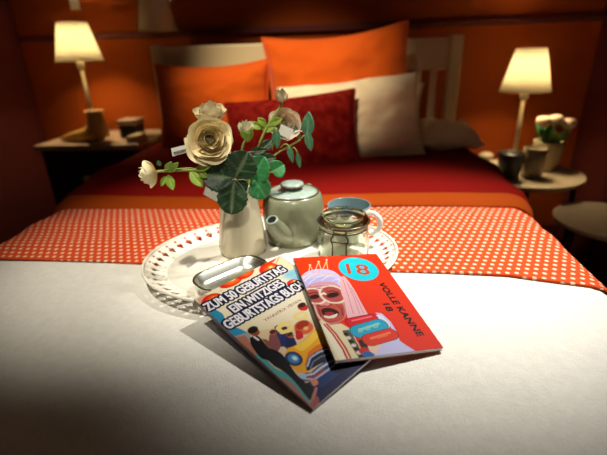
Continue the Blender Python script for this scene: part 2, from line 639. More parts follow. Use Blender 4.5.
table_lamp('pale shaded table lamp glowing on the dark left nightstand', (-1.105, 1.86, 0.602), 0.094, 0.059, 0.322, 0.470, 16)
table_lamp('pale shaded table lamp glowing on the round right bedside table', (0.735, 1.80, 0.4512), 0.093, 0.054, 0.312, 0.466, 16)

# dark nightstand
ns_ = thing('nightstand', 'dark boxy nightstand with a pale top left of the bed', 'nightstand', (-1.075, 1.86, 0))
box('body', (-0.195, -0.165, 0.10), (0.245, 0.17, 0.575), M['dark_wood'], ns_, 0.004)
box('top', (-0.21, -0.185, 0.575), (0.25, 0.18, 0.60), M['beige_wood'], ns_, 0.004)
for k in range(2):
    d = box('drawer', (-0.18, -0.178, 0.12 + k * 0.228), (0.23, -0.164, 0.335 + k * 0.228), M['dark_wood'], ns_, 0.003)
    lathe('knob', [(0, 0), (0.008, 0), (0.008, 0.012), (0.014, 0.018), (0.012, 0.026), (0, 0.028)], M['brass'], d, 16).location = (0, -0.178, 0.23 + k * 0.228)
    ns_.children[-1]
for o in [c for c in ns_.children_recursive if c.name.startswith('knob')]:
    o.rotation_euler = (math.pi / 2, 0, 0)
for sx in (-0.18, 0.195):
    for sy in (-0.15, 0.12):
        box('leg', (sx, sy, 0), (sx + 0.03, sy + 0.03, 0.10), M['dark_wood'], ns_, 0.003)


def round_table(name, label, cat, c, r, z, m, legs=4, lm=None, rim=0.012):
    root = thing(name, label, cat, (c[0], c[1], 0))
    lathe('top', [(0, z - 0.012), (r - 0.008, z - 0.012), (r - 0.002, z - 0.008), (r, z), (r, z + rim), (r - 0.004, z + rim), (r - 0.006, z + 0.001), (0, z)], m, root, 72)
    lm = lm or M['black']
    for k in range(legs):
        a = 2 * math.pi * (k + 0.5) / legs + 0.2
        tube('leg', [((r - 0.035) * math.cos(a), (r - 0.035) * math.sin(a), z - 0.012), ((r - 0.01) * math.cos(a), (r - 0.01) * math.sin(a), 0.0)], 0.010, lm, root, 10)
    zz = z * 0.35
    tube('ring_brace', [((r - 0.018) * math.cos(2 * math.pi * i / 40), (r - 0.018) * math.sin(2 * math.pi * i / 40), zz) for i in range(40)], 0.005, lm, root, 8, closed=True)
    return root


round_table('side_table', 'round off-white bedside table holding the right lamp', 'table', (0.745, 1.715), 0.218, 0.45, M['table_white'], rim=0.006)
round_table('round_stool', 'low round grey-beige stool at the right edge of the picture', 'stool', (0.885, 1.325), 0.172, 0.40, M['table_grey'], legs=3, rim=0.004)

# --- things on the nightstand
bt = thing('boot_ornament', 'golden brown boot shaped ornament beside the left lamp foot', 'ornament', (-1.025, 1.745, 0.601))
pathb = smooth_path([(0.0, 0, 0.125), (0.0, 0, 0.085), (-0.002, 0, 0.05), (-0.035, 0, 0.032), (-0.085, 0, 0.026), (-0.14, 0, 0.018), (-0.175, 0, 0.012)], 5)
kk = [0.032, 0.036, 0.048, 0.036, 0.026, 0.017, 0.006]
rr = []
for i in range(len(pathb)):
    t = i / (len(pathb) - 1) * (len(kk) - 1)
    a = min(int(t), len(kk) - 2)
    rr.append(kk[a] * (1 - t + a) + kk[a + 1] * (t - a))
bo = tube('body', pathb, rr, M['gold'], bt, 18)
for v in bo.data.vertices:
    v.co.z = max(0.0, v.co.z)
tube('collar', [(0.034 * math.cos(a), 0.034 * math.sin(a), 0.126) for a in [2 * math.pi * i / 28 for i in range(28)]], 0.005, M['gold'], bt, 8, closed=True)
lathe('opening_shade_disc', [(0, 0.124), (0.030, 0.124), (0.031, 0.128), (0.0, 0.1275)], M['black'], bt, 24)  # black disc on the closed shaft, painted as the shade inside the opening
bx = thing('keepsake_box', 'small dark box with a beige lid on the nightstand', 'box', (-0.925, 1.85, 0.601))
box('body', (-0.04, -0.04, 0), (0.04, 0.04, 0.055), M['black'], bx, 0.003)
box('lid', (-0.044, -0.044, 0.055), (0.044, 0.044, 0.078), M['beige_wood'], bx, 0.004)
cn = thing('folded_cloth', 'small folded pale cloth at the right corner of the nightstand', 'cloth', (-0.863, 1.75, 0.601))
for k in range(3):
    box('layer', (-0.026 + 0.002 * k, -0.05, 0.009 * k), (0.027 - 0.001 * k, 0.05, 0.009 * k + 0.0088), M['beige_pillow'], cn, 0.004)

# --- wall lamp, partly out of the frame
wl = thing('wall_lamp', 'unlit beige shaded wall lamp above the left end of the headboard', 'lamp', (-0.775, WALL_Y, 1.17))
lathe('lamp_shade', [(0.082, -0.135), (0.062, -0.03), (0.045, 0.06), (0.043, 0.06), (0.060, -0.03), (0.080, -0.135), (0.082, -0.135)], M['shade'], wl, 40, (0, -0.13, 0))
tube('arm', smooth_path([(0, -0.012, -0.01), (0, -0.06, -0.02), (0, -0.11, -0.03), (0, -0.13, 0.01)], 5), 0.006, M['brass'], wl, 10)
lathe('mount', [(0, 0), (0.04, 0), (0.04, 0.008), (0.03, 0.014), (0, 0.014)], M['brass'], wl, 28).rotation_euler = (math.pi / 2, 0, 0)
lathe('socket', [(0, -0.03), (0.014, -0.03), (0.016, -0.02), (0.016, 0.03), (0, 0.03)], M['brass'], wl, 18, (0, -0.13, 0))

pt = thing('wall_card', 'small white card fixed to the red wall above the left lamp', 'card', (-1.20, WALL_Y, 1.16))
box('card', (-0.022, -0.004, -0.02), (0.022, 0.0, 0.06), M['paper'], pt, 0.001)
box('clip', (-0.010, -0.008, 0.055), (0.010, 0.0, 0.070), M['brass'], pt, 0.001)

# --- things on the right table
TZ = 0.4512
p = on_z(511, 180, TZ)
dp = thing('dark_planter', 'black tapered pot in front of the right lamp pole', 'pot', (p.x, p.y + 0.035, TZ))
lathe('body', [(0, 0), (0.036, 0), (0.038, 0.003), (0.048, 0.092), (0.049, 0.098), (0.045, 0.098), (0.043, 0.088), (0, 0.080)], M['black'], dp, 36)
lathe('soil', [(0, 0.084), (0.0435, 0.084), (0.0425, 0.080), (0, 0.079)], M['dark_wood'], dp, 24)
p = on_z(534, 178, TZ)
cu = thing('beaker', 'beige stoneware beaker between the black pot and the flower pot', 'beaker', (p.x, p.y + 0.03, TZ))
lathe('body', [(0, 0), (0.033, 0), (0.036, 0.004), (0.040, 0.055), (0.042, 0.110), (0.039, 0.110), (0.036, 0.06), (0.032, 0.01), (0, 0.008)], M['stone'], cu, 36)
tube('rim', [(0.0405 * math.cos(a), 0.0405 * math.sin(a), 0.110) for a in [2 * math.pi * i / 32 for i in range(32)]], 0.0022, M['pot'], cu, 8, closed=True)
fp = thing('potted_flowers', 'off-white pot of pale pink flowers behind the beaker', 'flowers', (0.855, 1.775, TZ))
lathe('pot', [(0, 0), (0.042, 0), (0.045, 0.004), (0.056, 0.10), (0.058, 0.118), (0.053, 0.118), (0.050, 0.10), (0, 0.095)], M['pot'], fp, 40)


def leaf_mesh(name, L, Wd, m, parent, bend=0.15, fold=0.1, shape=0.9, nx=9, ny=7, blunt=0.75):
    """leaf lying along +Y, base at the origin, upper face +Z"""
    vs_, fs, vein = [], [], []
    for i in range(nx):
        t = i / (nx - 1)
        wv = Wd / 2 * max(0.0, math.sin(math.pi * t ** shape)) ** (blunt if t > 0.5 else max(blunt, 0.7)) * (1 + (0.05 * math.sin(t * 40) if blunt < 0.6 else 0)) if 0 < t < 1 else 0.0005
        for j in range(ny):
            s = -1 + 2 * j / (ny - 1)
            z = -bend * L * t * t + fold * wv * abs(s) + 0.012 * L * math.sin(7 * t + 4 * s)
            vs_.append((s * wv, L * t, z))
            lat = abs(math.sin((t * 7 - abs(s) * 1.8) * math.pi))
            vein.append(1.0 if j == ny // 2 else max(0, 0.45 - lat))
    for i in range(nx - 1):
        for j in range(ny - 1):
            a = i * ny + j
            fs.append((a, a + 1, a + ny + 1, a + ny))
    o = mesh(name, vs_, fs, m, parent)
    set_vcol(o, np.repeat(np.array(vein)[:, None], 3, 1), 'vein')
    solid(o, 0.0007, 0)
    return o


def aim(o, base, tip, normal):
    """place an object whose +Y runs base->tip and +Z is its upper face (parent space = world shift)"""
    y = (Vector(tip) - Vector(base)).normalized()
    n = Vector(normal)
    z = (n - y * n.dot(y)).normalized()
    x = y.cross(z)
    o.matrix_local = Matrix(((x.x, y.x, z.x, base[0]), (x.y, y.y, z.y, base[1]), (x.z, y.z, z.z, base[2]), (0, 0, 0, 1)))
    return o


rnd = random.Random(3)
for k in range(16):
    a = rnd.uniform(0, 6.28)
    b = Vector((0.012 * math.cos(a), 0.012 * math.sin(a), 0.10))
    e = Vector((rnd.uniform(0.04, 0.065) * math.cos(a), rnd.uniform(0.04, 0.065) * math.sin(a), rnd.uniform(0.14, 0.195)))
    l = leaf_mesh('leaf', (e - b).length, 0.035, M['leaf_light' if k % 3 == 0 else 'leaf_mid'], fp, 0.1)
    aim(l, b, e, (0.2 * math.cos(a), 0.2 * math.sin(a) - 0.3, 1))
for k, (dx, dz) in enumerate(((-0.045, 0.195), (0.0, 0.200), (0.052, 0.185))):
    tube('stalk', [(dx * 0.3, 0, 0.09), (dx * 0.8, -0.005, 0.14), (dx, -0.012, dz)], 0.002, M['stem'], fp, 6)
    bl = lathe('blossom', [(0, -0.018), (0.014, -0.015), (0.025, -0.004), (0.028, 0.008), (0.022, 0.018), (0.012, 0.022), (0, 0.020)], M['pink_flower'], fp, 20, (dx, -0.015, dz))
    for v in bl.data.vertices:
        v.co *= 1 + 0.14 * noise.noise(v.co * 90 + Vector((k, 0, 0)))
p = on_z(487, 160, TZ)
pb = lathe('white_pebble', [(0, 0), (0.018, 0.001), (0.030, 0.010), (0.028, 0.022), (0.014, 0.031), (0, 0.033)], M['table_white'], None, 28, (p.x, p.y + 0.02, TZ), (1.15, 0.8))
tag(pb, 'small rounded white ornament at the bed side of the right table', 'ornament')

# ------------------------------------------------------------------ tray
TC = Vector((-0.124, 0.712, BED_Z + 0.0080))
TA, TB, TT = 0.237, 0.179, 0.216
TH = 0.0185
FL = 0.040
TFZ = TC.z + 0.0025           # floor of the tray in world z
tray = thing('serving_tray', 'oval cream metal tray with a pierced rim lying on the bed', 'tray', TC, (0, 0, TT))


def rim_pt(a, v):
    """v 0 at the floor edge, 1 at the lip"""
    k = -FL * (1 - v ** 0.8)
    return ((TA + k) * math.cos(a), (TB + k) * math.sin(a), TH * v ** 1.25)


vs_, fs = [(0, 0, 0)], []
NR = 96
for q, s in enumerate((0.5, 1.0)):
    for i in range(NR):
        x, y, z = rim_pt(2 * math.pi * i / NR, 0)
        vs_.append((x * s, y * s, 0))
for i in range(NR):
    j = (i + 1) % NR
    fs.append((0, 1 + i, 1 + j))
    fs.append((1 + i, 1 + NR + i, 1 + NR + j, 1 + j))
solid(mesh('floor_plate', vs_, fs, M['tray'], tray), 0.0016, 1)

# pierced rim, cell by cell
NC = 50
vs_, fs = [], []


def hole(kind):
    if kind == 'drop':
        return [(0.5 + 0.15 * math.sin(t), 0.80 + 0.075 * math.cos(t)) for t in [2 * math.pi * i / 8 for i in range(8)]]
    if kind == 'heart':
        return [(0.5, 0.20), (0.62, 0.34), (0.80, 0.48), (0.74, 0.62), (0.60, 0.56), (0.58, 0.68), (0.42, 0.68), (0.40, 0.56), (0.26, 0.62), (0.20, 0.48), (0.38, 0.34)]
    if kind == 'dot':
        return [(0.5 + 0.07 * math.sin(t), 0.11 + 0.04 * math.cos(t)) for t in [2 * math.pi * i / 6 for i in range(6)]]


for c in range(NC):
    # arc-length even cells
    a0, a1 = 2 * math.pi * c / NC, 2 * math.pi * (c + 1) / NC
    mid = (a0 + a1) / 2
    at_end = min(abs(mid - math.pi), abs(mid), abs(mid - 2 * math.pi))
    outer = [(0, 0), (0.5, 0), (1, 0), (1, 0.3), (1, 0.6), (1, 1), (0.5, 1), (0, 1), (0, 0.6), (0, 0.3)]
    holes = []
    if at_end > 0.06:
        holes = [hole('drop'), hole('heart'), hole('dot')]
    else:
        holes = [[(0.5 + 0.40 * math.sin(t), 0.58 + 0.24 * math.cos(t)) for t in [2 * math.pi * i / 12 for i in range(12)]]]
    polys = [[Vector((u, v, 0)) for u, v in outer]] + [[Vector((u, v, 0)) for u, v in h_] for h_ in holes]
    flat = [p_ for pl in polys for p_ in pl]
    tris = geometry.tessellate_polygon(polys)
    base = len(vs_)
    for p_ in flat:
        vs_.append(rim_pt(a0 + (a1 - a0) * p_.x, p_.y))
    for t in tris:
        fs.append(tuple(base + q for q in t))
rim = mesh('rim', vs_, fs, M['tray'], tray, False)
bm = bmesh.new()
bm.from_mesh(rim.data)
bmesh.ops.remove_doubles(bm, verts=bm.verts, dist=1e-5)
bmesh.ops.recalc_face_normals(bm, faces=bm.faces)
bm.to_mesh(rim.data)
bm.free()
solid(rim, 0.0014, 0)
tube('lip', [Vector(rim_pt(2 * math.pi * i / 120, 1.0)) for i in range(120)], 0.0028, M['tray'], tray, 8, closed=True)
# ------------------------------------------------------------------ things on the tray
Z0 = TFZ
# jug
jug = thing('flower_vase', 'cream ceramic vase holding the artificial flowers on the tray', 'vase', (-0.190, 0.752, Z0))
prof = [(0, 0), (0.044, 0), (0.047, 0.004), (0.0475, 0.012), (0.044, 0.045), (0.0385, 0.085), (0.034, 0.118), (0.0325, 0.133), (0.034, 0.140), (0.031, 0.141), (0.0295, 0.133), (0.031, 0.115), (0.035, 0.085), (0.040, 0.045), (0.042, 0.012), (0, 0.010)]
jb = lathe('body', prof, M['cream_glaze'], jug, 48)
for v in jb.data.vertices:      # pouring lip
    if v.co.z > 0.115:
        a = math.atan2(v.co.y, v.co.x)
        k = max(0, math.cos(a - 0.35)) ** 8 * (v.co.z - 0.115) / 0.026
        v.co.x += 0.014 * k * math.cos(0.35)
        v.co.y += 0.014 * k * math.sin(0.35)
        v.co.z += 0.006 * k

# teapot
tp = thing('teapot', 'sage green glazed teapot with a short spout on the tray', 'teapot', (-0.092, 0.808, Z0))
tp.scale = (1, 1, 0.95)
lathe('body', [(0, 0), (0.050, 0), (0.054, 0.004), (0.061, 0.030), (0.0635, 0.060), (0.0625, 0.085), (0.058, 0.103), (0.053, 0.109), (0.050, 0.110), (0.050, 0.106), (0, 0.104)], M['sage_glaze'], tp, 56)
tube('rim', [(0.0525 * math.cos(a), 0.0525 * math.sin(a), 0.1095) for a in [2 * math.pi * i / 48 for i in range(48)]], 0.0016, M['brown_glaze'], tp, 6, closed=True)
lid = lathe('lid', [(0, 0.105), (0.0495, 0.105), (0.0495, 0.109), (0.040, 0.113), (0.015, 0.116), (0, 0.1165)], M['pale_glaze'], tp, 48)
lathe('knob', [(0, 0.115), (0.011, 0.115), (0.010, 0.119), (0.021, 0.1215), (0.024, 0.1255), (0.022, 0.129), (0.012, 0.1315), (0, 0.132)], M['pale_glaze'], lid, 32)
tube('knob_edge', [(0.0235 * math.cos(a), 0.0235 * math.sin(a), 0.1245) for a in [2 * math.pi * i / 36 for i in range(36)]], 0.0014, M['brown_glaze'], lid, 6, closed=True)
sd = Vector((-0.34, -0.94, 0)).normalized()
sp_path = smooth_path([sd * 0.040 + Vector((0.006, 0, 0.030)), sd * 0.064 + Vector((0.003, 0, 0.044)), sd * 0.080 + Vector((0, 0, 0.062)), sd * 0.090 + Vector((-0.001, 0, 0.080))], 5)
rs = [0.027 - 0.0150 * (i / (len(sp_path) - 1)) ** 0.75 for i in range(len(sp_path))]
spo = tube('spout', sp_path, rs, M['sage_glaze'], tp, 20)
d = (sp_path[-1] - sp_path[-2]).normalized()
u = d.orthogonal().normalized()
w = d.cross(u)
tube('spout_rim', [sp_path[-1] + (u * math.cos(a) + w * math.sin(a)) * 0.0102 for a in [2 * math.pi * i / 24 for i in range(24)]], 0.0018, M['pale_glaze'], spo, 8, closed=True)
mesh('spout_shade_disc', [sp_path[-1] + d * 0.0005 + (u * math.cos(a) + w * math.sin(a)) * 0.0078 for a in [2 * math.pi * i / 20 for i in range(20)]], [tuple(range(20))], M['black'], spo, False)  # flat black disc on the closed tip, stands for the shade inside the spout
hd = -sd
tube('handle', smooth_path([hd * 0.058 + Vector((0, 0, 0.092)), hd * 0.082 + Vector((0, 0, 0.096)), hd * 0.098 + Vector((0, 0, 0.072)), hd * 0.088 + Vector((0, 0, 0.040)), hd * 0.058 + Vector((0, 0, 0.030))], 6), 0.0065, M['sage_glaze'], tp, 10)

# jar with a wire bail
jar = thing('clip_top_jar', 'clear glass clip-top jar with a wire clasp on the tray', 'jar', (0.010, 0.715, Z0))
jar.scale = (1, 1, 0.86)
lathe('body', [(0, 0.0), (0.040, 0.0), (0.046, 0.005), (0.0475, 0.014), (0.0475, 0.062), (0.044, 0.072), (0.041, 0.076), (0.041, 0.083), (0.0378, 0.083), (0.0378, 0.075), (0.041, 0.070), (0.0440, 0.061), (0.0440, 0.016), (0.042, 0.008), (0, 0.006)], M['glass'], jar, 56)
lidj = lathe('lid', [(0, 0.0945), (0.036, 0.0945), (0.038, 0.0875), (0.0445, 0.0865), (0.0465, 0.090), (0.0465, 0.096), (0.043, 0.102), (0.040, 0.1065), (0.037, 0.1065), (0.034, 0.1005), (0, 0.1005)], M['glass'], jar, 56)
lathe('gasket', [(0.0385, 0.0832), (0.0455, 0.0832), (0.0455, 0.0862), (0.0385, 0.0862), (0.0385, 0.0832)], mat('pale_yellow_rubber', (0.55, 0.50, 0.22), 0.6), jar, 48)
tube('neck_wire', [(0.0435 * math.cos(a), 0.0435 * math.sin(a), 0.0785) for a in [2 * math.pi * i / 48 for i in range(48)]], 0.0015, M['wire'], jar, 6, closed=True)
tube('lid_wire', [(0.0475 * math.cos(a), 0.0475 * math.sin(a), 0.0935) for a in [2 * math.pi * i / 48 for i in range(48)]], 0.0015, M['wire'], jar, 6, closed=True)
fa = math.radians(-98)
fd = Vector((math.cos(fa), math.sin(fa), 0))
fs_ = Vector((-math.sin(fa), math.cos(fa), 0))
cl = smooth_path([fd * 0.0475 + fs_ * 0.013 + Vector((0, 0, 0.094)), fd * 0.0505 + fs_ * 0.0105 + Vector((0, 0, 0.084)), fd * 0.0525 + fs_ * 0.0150 + Vector((0, 0, 0.072)),
                  fd * 0.0545 + fs_ * 0.0120 + Vector((0, 0, 0.060)), fd * 0.056 + fs_ * 0.0115 + Vector((0, 0, 0.030)), fd * 0.056 + Vector((0, 0, 0.0265)),
                  fd * 0.056 - fs_ * 0.0115 + Vector((0, 0, 0.030)), fd * 0.0545 - fs_ * 0.0120 + Vector((0, 0, 0.060)), fd * 0.0525 - fs_ * 0.0150 + Vector((0, 0, 0.072)),
                  fd * 0.0505 - fs_ * 0.0105 + Vector((0, 0, 0.084)), fd * 0.0475 - fs_ * 0.013 + Vector((0, 0, 0.094))], 5)
tube('clasp', cl, 0.0015, M['wire'], jar, 7)
for zz, hw_ in ((0.0865, 0.0125), (0.0665, 0.0145)):
    tube('clasp_bar', [fd * 0.0505 - fs_ * hw_ + Vector((0, 0, zz)), fd * 0.0525 + Vector((0, 0, zz)), fd * 0.0505 + fs_ * hw_ + Vector((0, 0, zz))], 0.0016, M['wire'], jar, 7)

# cup
cup = thing('cup', 'white cup with a grey-blue inside behind the glass jar', 'cup', (0.022, 0.800, Z0))
cup.scale = (1, 1, 0.90)
lathe('body', [(0, 0), (0.026, 0), (0.028, 0.004), (0.034, 0.030), (0.0405, 0.070), (0.0430, 0.086), (0.0425, 0.0875), (0.0410, 0.087)], M['white_glaze'], cup, 48)
lathe('inside', [(0.0410, 0.087), (0.0385, 0.070), (0.0315, 0.030), (0.024, 0.010), (0, 0.007)], M['blue_glaze'], cup, 48)
tube('rim', [(0.0422 * math.cos(a), 0.0422 * math.sin(a), 0.0872) for a in [2 * math.pi * i / 48 for i in range(48)]], 0.0013, M['blue_glaze'], cup, 6, closed=True)
ha = math.radians(-24)
hv = Vector((math.cos(ha), math.sin(ha), 0))
tube('handle', smooth_path([hv * 0.036 + Vector((0, 0, 0.070)), hv * 0.052 + Vector((0, 0, 0.076)), hv * 0.066 + Vector((0, 0, 0.062)), hv * 0.064 + Vector((0, 0, 0.040)), hv * 0.048 + Vector((0, 0, 0.026)), hv * 0.032 + Vector((0, 0, 0.028))], 6), 0.0052, M['white_glaze'], cup, 12)

# shiny dish
bt0, bt1 = Vector((-0.210, 0.513, 0)), Vector((-0.098, 0.640, 0))
bd = (bt1 - bt0).normalized()
bn = Vector((-bd.y, bd.x, 0))
dc = (bt0 + bt1) / 2 + bn * 0.049 + bd * 0.014
dish = thing('metal_dish', 'small shiny grey oblong dish between the vase and the books', 'dish', (dc.x, dc.y, Z0), (0, 0, math.atan2(bd.y, bd.x)))


def rrect(hl, hw_, r, z, n=6):
    out = []
    for cx, cy, s in ((hl - r, hw_ - r, 0), (-hl + r, hw_ - r, 1), (-hl + r, -hw_ + r, 2), (hl - r, -hw_ + r, 3)):
        for i in range(n + 1):
            a = (s + i / n) * math.pi / 2
            out.append((cx + r * math.cos(a), cy + r * math.sin(a), z))
    return out


loops = [rrect(0.050, 0.022, 0.02, 0.0), rrect(0.060, 0.032, 0.026, 0.007), rrect(0.064, 0.0355, 0.03, 0.021), rrect(0.0655, 0.037, 0.031, 0.0225), rrect(0.063, 0.0345, 0.029, 0.0215), rrect(0.058, 0.030, 0.025, 0.0085), rrect(0.048, 0.020, 0.018, 0.003)]
vs_, fs = [], []
for lp in loops:
    vs_ += lp
n = len(loops[0])
for k in range(len(loops) - 1):
    for i in range(n):
        j = (i + 1) % n
        fs.append((k * n + i, k * n + j, (k + 1) * n + j, (k + 1) * n + i))
fs.append(tuple(range(n))[::-1])
fs.append(tuple((len(loops) - 1) * n + i for i in range(n)))
mesh('bowl', vs_, fs, M['steel'], dish)
tube('rim', rrect(0.0655, 0.037, 0.031, 0.0228, 8), 0.0013, M['wire'], dish, 6, closed=True)


# ------------------------------------------------------------------ books
class Canvas:
    """flat cover print drawn into a fine vertex grid"""

    def __init__(self, corners, W, L, nx):
        self.TL, self.TR, self.BR, self.BL = [Vector(c) for c in corners]
        self.W, self.L = W, L
        self.ex = (self.BR - self.BL).normalized()
        ey = (self.TL - self.BL)
        self.ey = (ey - self.ex * ey.dot(self.ex)).normalized()
        self.en = self.ex.cross(self.ey)
        self.nx, self.ny = nx, int(nx * L / W)
        self.X, self.Y = np.meshgrid(np.linspace(0, W, nx + 1), np.linspace(0, L, self.ny + 1))
        self.c = np.zeros(self.X.shape + (3,))

    def uv(self, px, py):
        d = ray(px, py)
        t = (self.BL - CAM).dot(self.en) / d.dot(self.en)
        q = CAM + d * t - self.BL
        return (q.dot(self.ex), q.dot(self.ey))

    def paint(self, mask, col, alpha=1.0):
        a = np.asarray(mask, float)[..., None] * alpha
        self.c = self.c * (1 - a) + s2l(col) * a

    def fill(self, col):
        self.c[:] = s2l(col)

    def inside(self, pts):
        X, Y = self.X, self.Y
        r = np.zeros(X.shape, bool)
        n = len(pts)
        for i in range(n):
            x0, y0 = pts[i]
            x1, y1 = pts[(i + 1) % n]
            if y0 == y1:
                continue
            cnd = (Y > min(y0, y1)) & (Y <= max(y0, y1))
            r ^= cnd & (X < (Y - y0) * (x1 - x0) / (y1 - y0) + x0)
        return r

    def poly(self, px, col, alpha=1.0, soft=False):
        pts = [self.uv(*p_) for p_ in px]
        if soft:
            pts = [tuple(v)[:2] for v in smooth_path([(a, b, 0) for a, b in pts + pts[:1]], 5)]
        self.paint(self.inside(pts), col, alpha)

    def blob(self, px, py, rx, ry, col, rot=0.0, soft=0.15, alpha=1.0):
        """ellipse in metres on the cover"""
        u, v = self.uv(px, py)
        dx, dy = self.X - u, self.Y - v
        c, s = math.cos(rot), math.sin(rot)
        q = np.hypot((dx * c + dy * s) / rx, (-dx * s + dy * c) / ry)
        self.paint(np.clip((1 + soft / 2 - q) / max(soft, 1e-3), 0, 1), col, alpha)

    def line(self, px, width, col, alpha=1.0):
        pts = [self.uv(*p_) for p_ in px]
        d = np.full(self.X.shape, 9.0)
        for (x0, y0), (x1, y1) in zip(pts[:-1], pts[1:]):
            vx, vy = x1 - x0, y1 - y0
            t = np.clip(((self.X - x0) * vx + (self.Y - y0) * vy) / (vx * vx + vy * vy + 1e-12), 0, 1)
            d = np.minimum(d, np.hypot(self.X - x0 - t * vx, self.Y - y0 - t * vy))
        self.paint(np.clip((width / 2 - d) / 0.0004 + 0.5, 0, 1), col, alpha)

    def text(self, s, p0, p1, height, col, bold=0.0, outline=None, ow=0.0, shear=0.0):
        """baseline from pixel p0 to pixel p1, glyph height in metres"""
        a, b = Vector(self.uv(*p0)), Vector(self.uv(*p1))
        ang = math.atan2(b.y - a.y, b.x - a.x)
        length = (b - a).length
        cu = bpy.data.curves.new('txt', 'FONT')
        cu.body = s
        cu.size = 1.0
        cu.shear = shear
        ob = bpy.data.objects.new('txt', cu)
        C.objects.link(ob)
        dg = bpy.context.evaluated_depsgraph_get()
        me = ob.evaluated_get(dg).to_mesh()
        me.calc_loop_triangles()
        co = np.array([v.co[:2] for v in me.vertices])
        tr = np.array([t.vertices[:] for t in me.loop_triangles])
        ob.evaluated_get(dg).to_mesh_clear()
        bpy.data.objects.remove(ob)
        bpy.data.curves.remove(cu)
        x0, x1 = co[:, 0].min(), co[:, 0].max()
        px = (co[:, 0] - x0) * length / (x1 - x0)
        py = co[:, 1] * height / 0.70
        gx = a.x + px * math.cos(ang) - py * math.sin(ang)
        gy = a.y + px * math.sin(ang) + py * math.cos(ang)
        hx, hy = self.W / self.nx, self.L / self.ny
        msk = np.zeros(self.X.shape, bool)
        for t in tr:
            x, y = gx[t], gy[t]
            i0, i1 = int(max(0, x.min() / hx)), int(min(self.nx, x.max() / hx + 1))
            j0, j1 = int(max(0, y.min() / hy)), int(min(self.ny, y.max() / hy + 1))
            if i1 < i0 or j1 < j0:
                continue
            X, Y = self.X[j0:j1 + 1, i0:i1 + 1], self.Y[j0:j1 + 1, i0:i1 + 1]
            e = [(x[(k + 1) % 3] - x[k]) * (Y - y[k]) - (y[(k + 1) % 3] - y[k]) * (X - x[k]) for k in range(3)]
            msk[j0:j1 + 1, i0:i1 + 1] |= ((e[0] >= 0) & (e[1] >= 0) & (e[2] >= 0)) | ((e[0] <= 0) & (e[1] <= 0) & (e[2] <= 0))

        def grow(mk, r):
            n = int(math.ceil(r / hx))
            out = mk.copy()
            for dj in range(-n, n + 1):
                for di in range(-n, n + 1):
                    if math.hypot(di * hx, dj * hy) <= r:
                        out |= np.roll(np.roll(mk, dj, 0), di, 1)
            return out
        if outline is not None:
            self.paint(grow(msk, bold + ow), outline)
        self.paint(grow(msk, bold) if bold else msk, col)

    def build(self, name, label, thick, spine_col, back_col):
        root = thing(name, label, 'book')
        m4 = Matrix(((self.ex.x, self.ey.x, self.en.x, 0), (self.ex.y, self.ey.y, self.en.y, 0), (self.ex.z, self.ey.z, self.en.z, 0), (0, 0, 0, 1)))
        o0 = self.BL - self.en * thick
        m4.translation = o0
        root.matrix_world = m4
        W, L = self.W, self.L
        nx, ny = self.nx, self.ny
        vs_ = np.stack([self.X.ravel(), self.Y.ravel(), np.full(self.X.size, thick)], 1)
        i, j = np.meshgrid(np.arange(nx), np.arange(ny))
        a = (j * (nx + 1) + i).ravel()
        fs_ = np.stack([a, a + 1, a + nx + 2, a + nx + 1], 1).tolist()
        fc = mesh('front_cover', vs_.tolist(), fs_, M['cover'], root, False)
        set_vcol(fc, self.c.reshape(-1, 3) ** 1.15 * 0.60)
        solid(fc, 0.0004, -1)
        box('page_block', (0.0006, 0.0005, 0.0005), (W - 0.0005, L - 0.0005, thick - 0.0005), M['pages'], root, 0)
        box('back_cover', (0, 0, 0), (W, L, 0.0004), mat(name + '_back', back_col, 0.35), root, 0)
        box('spine', (-0.0004, 0, 0), (0.0005, L, thick), mat(name + '_spine', spine_col, 0.35, var=(55, (0.10, 0.05, 0.03), 0.15)), root, 0)
        return root


def c2(cx, cy):      # crop [290,245,450,375] at 3.5x
    return (290 + cx / 3.5, 245 + cy / 3.5)


def P2(*pts):
    return [c2(*p_) for p_ in pts]


# --- red book
red = Canvas([(-0.075, 0.628, 0.616), (0.068, 0.678, 0.600), (0.140, 0.463, 0.569), (-0.003, 0.413, 0.585)], 0.152, 0.229, 280)
red.fill((240, 68, 14))
gy = np.clip(1 - red.Y / red.L, 0, 1)
red.paint(gy ** 2 * 0.6, (222, 22, 8))
# crown
red.line(P2((62, 108), (70, 72), (84, 98), (100, 60), (112, 92), (128, 56), (134, 100)), 0.0016, (255, 205, 150))
for q in ((70, 70), (100, 58), (128, 52)):
    red.blob(*c2(*q), 0.0022, 0.0022, (255, 225, 190))
# hair
red.poly(P2((38, 112), (55, 96), (85, 86), (120, 84), (152, 92), (172, 106), (186, 124), (190, 160), (178, 170), (160, 150), (60, 165), (48, 140)), (214, 204, 240), soft=True)
red.poly(P2((46, 130), (70, 118), (100, 112), (140, 112), (165, 122), (160, 140), (120, 132), (85, 138), (60, 152)), (190, 184, 232), 0.7, soft=True)
red.line(P2((45, 103), (90, 106), (150, 103)), 0.0016, (250, 190, 120))
red.line(P2((80, 92), (88, 100), (100, 96), (104, 88)), 0.0014, (250, 180, 120))
